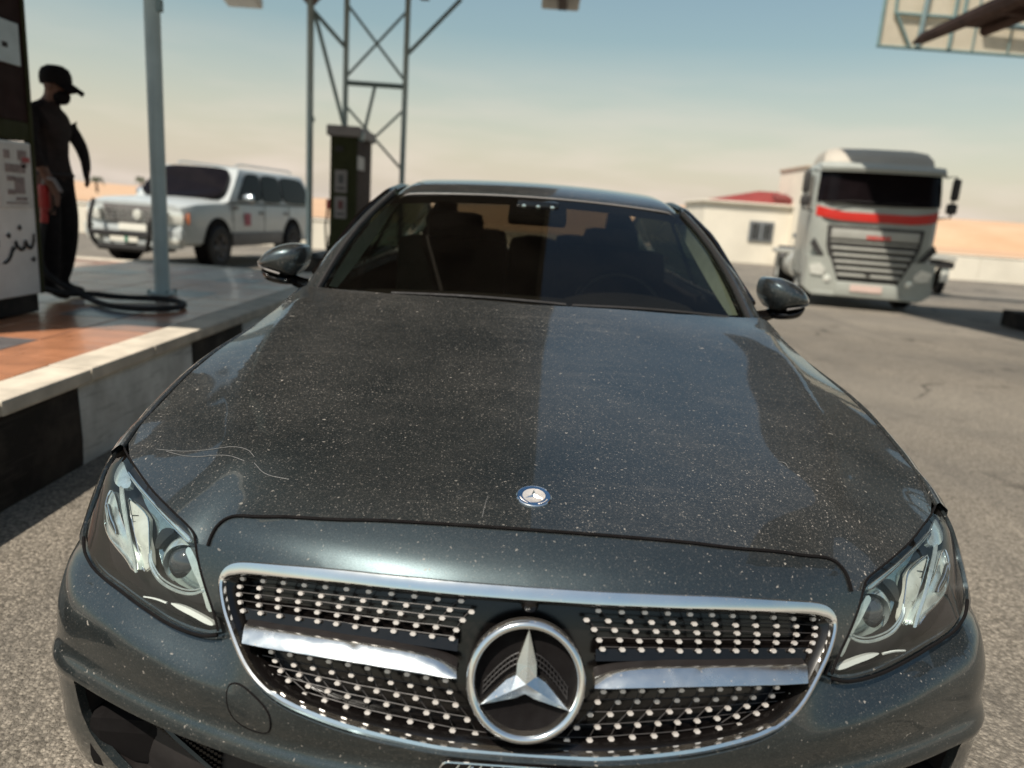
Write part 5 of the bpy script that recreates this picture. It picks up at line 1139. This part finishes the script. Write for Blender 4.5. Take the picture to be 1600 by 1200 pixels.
mb = MB(); mb.box((0, .12, .36), (1.2, .3, .12), bev=.03); S0('skid_plate', m_seam, mb, suv)
mb = MB(); mb.box((.02, -.10, .70), (.52, .02, .12), bev=.005); S0('number_plate', m_plate, mb, suv, False)
mb = MB(); mb.box((-.02, -.285, .50), (.52, .02, .11), bev=.005); S0('number_plate', m_plate, mb, suv, False)
mb = MB(); mb.box((.03, -.297, .50), (.06, .01, .11)); S0('plate_patch', plain('plate_green', (.03, .22, .14), .5), mb, suv, False)
bb_ = MB(); r_ = .040
for sg in (-1, 1):
    bb_.tube(smooth_poly([(sg*.66, -.16, 1.12), (sg*.60, -.30, .98), (sg*.56, -.42, .80), (sg*.56, -.42, .60), (sg*.50, -.40, .44), (sg*.44, -.32, .34)], 2), r_, 8)
bb_.tube([(-.56, -.42, .60), (.56, -.42, .60)], r_*1.15, 8); bb_.tube([(-.46, -.34, .36), (.46, -.34, .36)], .06, 8)
bb_.box((0, -.02, .40), (.10, .4, .06)); S0('bull_bar', m_rubber, bb_, suv)
for sg in (-1, 1):
    mb = MB(); mb.lathe([(.0002, -.05), (.06, -.045), (.075, -.02), (.06, .04)], (sg*.66, -.30, .70), 'y', 16); S0('driving_lamp', m_lampg, mb, suv)
mb = MB(); mb.box((1.008, 2.06, .90), (.008, .24, .24), bev=.002); S0('door_decal', m_decal, mb, suv, False)
mb = MB(); mb.box((1.004, 1.60, 1.12), (.012, .20, .07), bev=.004); S0('wing_vent', m_cladding, mb, suv, False)
mb = MB(); 
for sg in (-1, 1): mb.tube([(sg*.62, 2.3, 1.93), (sg*.64, 2.5, 1.96), (sg*.64, 4.6, 1.96), (sg*.62, 4.8, 1.92)], .02, 6)
S0('roof_rail', m_wht, mb, suv)

# ================================================================== tractor lorry (front faces the viewer: local -y)
m_tp = plain('lorry_silver_paint', (.33, .34, .305), .45, 0, .08, 2, .15)
m_tcream = plain('lorry_roof_paint', (.40, .36, .30), .6, 0, .08, 2)
m_tred = plain('lorry_red_stripe', (.50, .018, .010), .5, 0, .06, 4)
m_tgrey = plain('lorry_grey_plastic', (.035, .032, .030), .6, 0, .15, 4)
m_tbar = plain('lorry_grille_bar', (.36, .355, .32), .45, .1, .1, 4)
lorry = thing('lorry', 'silver tractor lorry with a broad red stripe, half in canopy shade at the lane end', 'lorry', (7.22, 15.75, gz(16)), R(-12))
def cabsec(zs, yf):   # plan outline of the cab at one height
    w = zs; return [(-w, 2.2), (-w, yf+.42), (-w+.05, yf+.20), (-w+.16, yf+.07), (-w*.5, yf+.01), (0, yf), (w*.5, yf+.01), (w-.16, yf+.07), (w-.05, yf+.20), (w, yf+.42), (w, 2.2)]
mb = MB(); G = []
for z, w, yf in ((.62, 1.22, .06), (.9, 1.235, .03), (1.3, 1.24, .02), (1.72, 1.245, .03), (2.10, 1.245, .06), (2.5, 1.235, .14), (2.86, 1.215, .24), (2.95, 1.19, .34), (3.02, 1.12, .48)):
    G.append([(x, y, z) for x, y in cabsec(w, yf)])
mb.grid(G, cv=True); mb.f.append(tuple(range(11))); mb.f.append(tuple(range(88, 99))); mb.m += [0, 0]; tc_ = S0('cab', m_tp, mb, lorry)
# roof box with its air deflector, cream all over
mb = MB(); G = []
for z, w, y0, y1 in ((2.96, 1.10, .50, 2.2), (3.15, 1.08, .62, 2.2), (3.30, 1.0, .85, 2.2), (3.36, .86, 1.15, 2.15)):
    G.append([(-w, y1, z), (-w, y0+.2, z), (-w+.15, y0+.03, z), (0, y0, z), (w-.15, y0+.03, z), (w, y0+.2, z), (w, y1, z)])
mb.grid(G, cv=True); mb.f.append(tuple(range(21, 28))); mb.m.append(0); S0('roof_box', m_tcream, mb, lorry)
mb = MB(); G = []
for t in np.linspace(-1, 1, 17):
    x = 1.20*t; yb = .10+.24*abs(t)**4; G.append([(x, yb+.14, 2.84), (x, yb-.10, 2.79), (x, yb-.13, 2.87), (x, yb+.02, 2.97), (x, yb+.3, 2.99)])
mb.grid(G); S0('sun_visor', m_tp, mb, lorry)
mb = MB(); G = []
for t in np.linspace(-1, 1, 19):
    q = abs(t); x = 1.17*t; d = .045*q**2+.17*max(0, (q-.78)/.22)**2; G.append([(x*1.03, .015+d, 2.16-.05*(1-q*q)+.03), (x*1.02, .085+d, 2.5), (x, .17+d, 2.84)])
mb.grid(G); S0('windscreen', m_tglass, mb, tc_)
mb = MB(); G = []
for t in np.linspace(-1, 1, 19):
    q = abs(t); x = 1.18*t; d = .045*q**2+.17*max(0, (q-.78)/.22)**2; dz = .10*max(0, (q-.5)/.5)**1.6
    G.append([(x, -.015+d, 1.81+dz*.8), (x, -.020+d, 1.90+dz), (x, -.012+d, 1.985+dz*1.05)])
mb.grid(G); S0('red_stripe', m_tred, mb, lorry)
for x0, x1 in ((-.95, -.05), (.0, .62)):
    mb = MB(); mb.tube([(x0, .0, 2.16), ((x0+x1)/2, .0, 2.21), (x1, .01, 2.20)], .014, 6); S0('wiper', m_rubber, mb, lorry)
mb = MB(); mb.prism([(-.93, 1.71), (.93, 1.71), (.90, 1.30), (.66, .66), (.52, .58), (-.52, .58), (-.66, .66), (-.90, 1.30)], 'y', .0, .2); gp = S0('grille_panel', m_tgrey, mb, lorry, False)
mb = MB(); mb.box((0, -.012, 1.545), (1.70, .05, .20), bev=.02); mb.box((0, -.012, 1.385), (1.66, .03, .03)); S0('name_board', m_tbar, mb, gp)
mb = MB()
for k, w in enumerate((.045, .05, .05, .04, .05, .05, .05)): mb.box((-.13+.068*k, -.040, 1.50), (w, .008, .075))
S0('name_print', m_tred, mb, gp, False)
for k in range(5):
    z = 1.25-.135*k; w = .80-.045*k; mb = MB(); mb.box((0, -.02, z), (2*w, .07, .062), bev=.020); S0('grille_bar', m_tbar, mb, gp)
mb = MB(); mb.box((-.02, -.06, .74), (.09, .03, .05)); S0('grille_badge', m_tgrey, mb, gp, False)
for sg in (-1, 1):
    mb = MB(); mb.prism([(sg*1.24, 1.05), (sg*.80, 1.05), (sg*.60, .60), (sg*.60, .28), (sg*1.10, .28), (sg*1.24, .40)], 'y', -.04, .5); S0('bumper', m_tp, mb, lorry, False)
    mb = MB(); mb.prism([(sg*1.20, .86), (sg*.98, .92), (sg*.86, .78), (sg*.90, .66), (sg*1.14, .68)], 'y', -.07, 0); S0('headlight', m_lampg, mb, lorry, False)
    mb = MB(); mb.lathe([(.0002, -.02), (.07, -.012), (.085, .02)], (sg*.80, -.05, .60), 'y', 16); S0('fog_lamp', m_lampg, mb, lorry)
    mb = MB(); mb.prism([(sg*1.22, 1.30), (sg*1.04, 1.08), (sg*.92, 1.07), (sg*.96, 1.14), (sg*1.16, 1.42)], 'y', -.005, .1); S0('air_slot', m_tgrey, mb, lorry, False)
    mb = MB(); mb.prism([(.55, 2.06), (1.25, 2.02), (1.30, 2.70), (.72, 2.74)], 'x', sg*1.242, sg*1.250); S0('side_window', m_tglass, mb, tc_, False)
    mb = MB(); mb.box((sg*1.44, .30, 2.56), (.15, .16, .44), bev=.06); S0('mirror', m_tgrey, mb, lorry)
    mb = MB(); mb.box((sg*1.42, .28, 2.18), (.20, .16, .22), bev=.06); S0('mirror', m_tgrey, mb, lorry)
    mb = MB(); mb.tube([(sg*1.22, .42, 2.80), (sg*1.42, .34, 2.82), (sg*1.44, .32, 2.0), (sg*1.22, .42, 1.98)], .022, 6); S0('mirror_arm', m_tgrey, mb, lorry)
    mb = MB(); mb.box((sg*1.243, 1.2, 1.2), (.008, .012, 1.5)); S0('door_gap', m_seam, mb, lorry, False)
    for y in (1.35, 5.0):
        for dxw in ((1.05,) if y < 2 else (1.08, .78)):
            mb = MB(); mb.lathe([(.28, -.14), (.47, -.15), (.51, -.10), (.51, .10), (.47, .15), (.28, .14)], (sg*dxw, y, .51), 'x', 28); wh = S0('wheel', m_rubber, mb, lorry)
            mb = MB(); mb.lathe([(.29, sg*.13), (.25, sg*.09), (.16, sg*.02), (.14, sg*.10), (.0002, sg*.12)], (sg*dxw, y, .51), 'x', 24); S0('rim', m_tbar, mb, wh)
        mb = MB(); pts = [(y+.60*math.cos(t), .51+.60*math.sin(t)) for t in np.linspace(.1, math.pi-.1, 14)]; mb.grid([[(sg*x, a, b_) for a, b_ in pts] for x in (.70, 1.24)]); mb.grid([[(sg*x, a*1.0, b_+.02) for a, b_ in pts] for x in (1.24, .70)]); S0('mudguard', m_tgrey, mb, lorry)
    mb = MB(); mb.lathe([(.0002, -.65), (.30, -.65), (.32, -.6), (.32, .6), (.30, .65), (.0002, .65)], (sg*.95, 3.3, .72), 'y', 20); S0('fuel_tank', m_tbar, mb, lorry)
    mb = MB(); mb.box((sg*1.24, 3.9, 1.02), (.5, .9, .10), bev=.02); mb.box((sg*1.36, 4.0, .80), (.05, .5, .35), bev=.01); S0('side_guard', m_tbar, mb, lorry)
mb = MB(); mb.box((0, -.02, .42), (1.24, .16, .30), bev=.03); mb.box((0, .1, .30), (2.1, .3, .10), bev=.03); S0('bumper', m_tp, mb, lorry)
mb = MB(); mb.box((-.02, -.115, .45), (.62, .02, .14), bev=.004); S0('number_plate', plain('plate_pinkish', (.62, .46, .40), .5, 0, .08, 12), mb, lorry, False)
mb = MB(); mb.box((0, 4.0, .85), (.9, 5.2, .26), bev=.02); mb.box((0, 4.9, 1.10), (.9, .9, .10), bev=.03); mb.box((0, 3.2, .5), (1.2, 1.6, .4), bev=.03); S0('chassis', m_tgrey, mb, lorry)
mb = MB(); mb.box((0, 2.35, 1.9), (2.2, .3, 1.9), bev=.05); S0('cab_back', m_tgrey, mb, lorry)

# ================================================================== walls, house, drum, palms
m_wall = plain('whitewashed_wall', (.70, .64, .53), .9, 0, .08, .7)
m_rroof = plain('red_roof_sheet', (.22, .030, .022), .7, 0, .15, 1.2); m_dk = plain('dark_opening', (.05, .045, .042), .6, 0, .2, 3)
m_bl = plain('grey_awning', (.16, .17, .18), .6, 0, .15, 2)
def wall(x0, x1, y0, y1, zb, h, label, nseg):
    w = thing('wall', label, 'wall', ((x0+x1)/2, (y0+y1)/2, zb)); cx, cy = (x0+x1)/2, (y0+y1)/2; L = math.hypot(x1-x0, y1-y0); a = math.atan2(y1-y0, x1-x0)
    for k in range(nseg):
        t = (k+.5)/nseg; mb = MB(); mb.box((x0+(x1-x0)*t-cx, y0+(y1-y0)*t-cy, h/2), (L/nseg-.02, .2, h), rz=a); mb.build('wall_bay', m_wall, w, org=(0, 0, 0))
        mb = MB(); mb.box((x0+(x1-x0)*t-cx, y0+(y1-y0)*t-cy, h+.03), (L/nseg, .26, .06), rz=a, bev=.015); mb.build('coping', m_wall, w, org=(0, 0, 0))
wall(-40, 3, 26, 26, gz(26), .95, 'long low white wall behind the white SUV', 14)
wall(15.6, 70, 39, 37, gz(30), 1.22, 'long low white wall behind the lorry, right of the house', 14)
house = thing('house', 'low cream house with a red hipped roof and one barred window, left of the lorry', 'house', (12.6, 43, gz(43)))
mb = MB(); mb.box((0, 0, 1.53), (6.2, 5, 3.06)); mb.build('wall', m_wall, house, org=(0, 0, 0))
mb = MB(); mb.box((0, -.03, 3.10), (6.5, 5.3, .12), bev=.03); mb.build('parapet', m_wall, house, org=(0, 0, 0))
mb = MB(); mb.add([(-2.6, -2.5, 3.17), (2.4, -2.5, 3.17), (2.4, 2.5, 3.17), (-2.6, 2.5, 3.17), (.35, 0, 3.88), (1.5, 0, 3.88)], [(0, 1, 5, 4), (1, 2, 5), (2, 3, 4, 5), (3, 0, 4), (0, 3, 2, 1)]); rf = mb.build('roof', m_rroof, house, org=(0, 0, 0))
mb = MB(); mb.add([(.55, -2.3, 3.28), (1.7, -2.3, 3.28), (1.62, -1.15, 3.76), (.75, -1.15, 3.76), (.6, -2.3, 3.5), (1.7, -2.3, 3.5)], [(0, 1, 5, 4), (4, 5, 2, 3), (1, 2, 5), (0, 4, 3)]); mb.build('roof_dormer', plain('dark_red_sheet', (.16, .03, .025), .7), rf, org=(0, 0, 0))
wf = MB(); wf.box((0, -2.53, 1.70), (1.3, .10, 1.05), bev=.02); win = wf.build('window', m_bl, house, org=(0, 0, 0))
for dx in (-.32, .32):
    mb = MB(); mb.box((dx, -2.59, 1.70), (.46, .03, .82)); mb.build('pane', m_tglass, win, org=(0, 0, 0))
mb = MB()
for k in range(7): mb.tube([(-.52+.173*k, -2.63, 1.22), (-.52+.173*k, -2.63, 2.18)], .012, 5)
mb.build('window_bars', m_wht, win, org=(0, 0, 0))
annexe = thing('building', 'tall plain cream block with a flat roof behind the lorry cab', 'building', (15.1, 41.2, gz(41)))
mb = MB(); mb.box((.35, 0, 2.5), (2.7, 4, 5.0)); mb.build('wall', m_wall, annexe, org=(0, 0, 0))
mb = MB(); mb.box((.35, 0, 5.06), (2.85, 4.15, .14), bev=.03); mb.build('parapet', plain('parapet_tan', (.42, .34, .26), .9), annexe, org=(0, 0, 0))
mb = MB(); mb.box((.3, -2.02, 3.2), (2.5, .05, .10)); mb.build('string_course', plain('band_tan', (.40, .33, .26), .9), annexe, org=(0, 0, 0))
mb = MB(); mb.box((-.1, -2.35, 1.62), (2.3, .7, .26), bev=.04); mb.build('awning', m_bl, annexe, org=(0, 0, 0))
mb = MB(); mb.box((-.1, -2.03, .75), (1.0, .06, 1.4), bev=.01); mb.build('door', m_dk, annexe, org=(0, 0, 0))
drum = thing('drum', 'teal steel drum standing before the white wall at the lane end', 'drum', (24.75, 36.4, gz(36)))
mb = MB(); mb.lathe([(.0002, 0), (.29, 0), (.30, .02), (.29, .30), (.305, .32), (.29, .34), (.29, .62), (.305, .64), (.29, .66), (.30, .95), (.28, .94), (.0002, .93)], (0, 0, 0), 'z', 24); mb.build('barrel', plain('teal_paint', (.03, .22, .24), .45), drum, True, org=(0, 0, 0))
mb = MB(); mb.lathe([(.0002, 0), (.04, 0), (.04, .03), (.0002, .03)], (.12, 0, .93), 'z', 12); mb.build('bung', m_dk, drum, True, org=(0, 0, 0))
m_bark = plain('palm_bark', (.16, .12, .085), .9, 0, .3, 5); m_leaf = plain('palm_leaf', (.075, .085, .045), .8, 0, .35, 2)
def palm(x, y, zb, h, r_, label, sd):
    q = random.Random(sd); p_ = thing('palm_tree', label, 'palm tree', (x, y, zb), 0, 'palms on the desert skyline')
    mb = MB(); mb.tube([(0, 0, 0), (q.uniform(-.1, .1), 0, h*.5), (q.uniform(-.2, .2), 0, h)], [.28, .2, .17], 8); mb.build('trunk', m_bark, p_, True, org=(0, 0, 0))
    mb = MB()
    for k in range(30):
        a = q.uniform(0, 6.283); e_ = q.uniform(-.3, 1.1); L = r_*q.uniform(.75, 1.1); c, s_ = math.cos(a), math.sin(a); pts = []
        for t in np.linspace(0, 1, 6): pts.append(np.array([c*L*t*math.cos(e_*.6), s_*L*t*math.cos(e_*.6), h+L*(math.sin(e_)*t-.75*t*t)]))
        n_ = np.array([-s_, c, 0]); mb.grid([[p+n_*.28*math.sin(math.pi*min(.97, t+.12))-np.array([0, 0, .08]) for p, t in zip(pts, np.linspace(0, 1, 6))], pts, [p-n_*.28*math.sin(math.pi*min(.97, t+.12))-np.array([0, 0, .08]) for p, t in zip(pts, np.linspace(0, 1, 6))]])
    mb.build('crown', m_leaf, p_, org=(0, 0, 0))
palm(-77.5, 138, -.5, 2.6, 1.3, 'leftmost palm on the skyline, just right of the attendant', 1); palm(-70.5, 140, -.5, 3.1, 1.2, 'palm on the skyline nearest to the white SUV, thin crown', 2); palm(-43.5, 135, -.5, 2.6, 1.0, 'small palm on the skyline between the post and the far pump', 4)

trailer = thing('trailer', 'low flatbed trailer end with paired wheels, just right of the lorry', 'trailer', (13.45, 24.6, gz(24.6)), R(-14))
mb = MB(); mb.box((0, 1.6, 1.18), (1.10, 3.4, .10), bev=.02); S0('deck', m_tbar, mb, trailer)
mb = MB(); mb.box((0, 1.6, 1.02), (.84, 3.2, .16), bev=.02); mb.box((0, .02, .98), (1.06, .06, .22), bev=.01); S0('chassis', m_tgrey, mb, trailer)
for x in (-.38, -.08, .32):
    mb = MB(); mb.lathe([(.20, -.09), (.40, -.10), (.43, -.06), (.43, .06), (.40, .10), (.20, .09)], (x, .55, .43), 'x', 24); wh = S0('wheel', m_rubber, mb, trailer)
    mb = MB(); mb.lathe([(.21, -.05), (.12, .02), (.0002, .04)], (x, .55, .43), 'x', 20); S0('rim', m_tbar, mb, wh)
for x in (-.23, .32):
    mb = MB(); mb.box((x, .06, .66), (.36 if x < 0 else .24, .03, .46), bev=.01); S0('mud_flap', m_lampg if x > 0 else m_tgrey, mb, trailer)
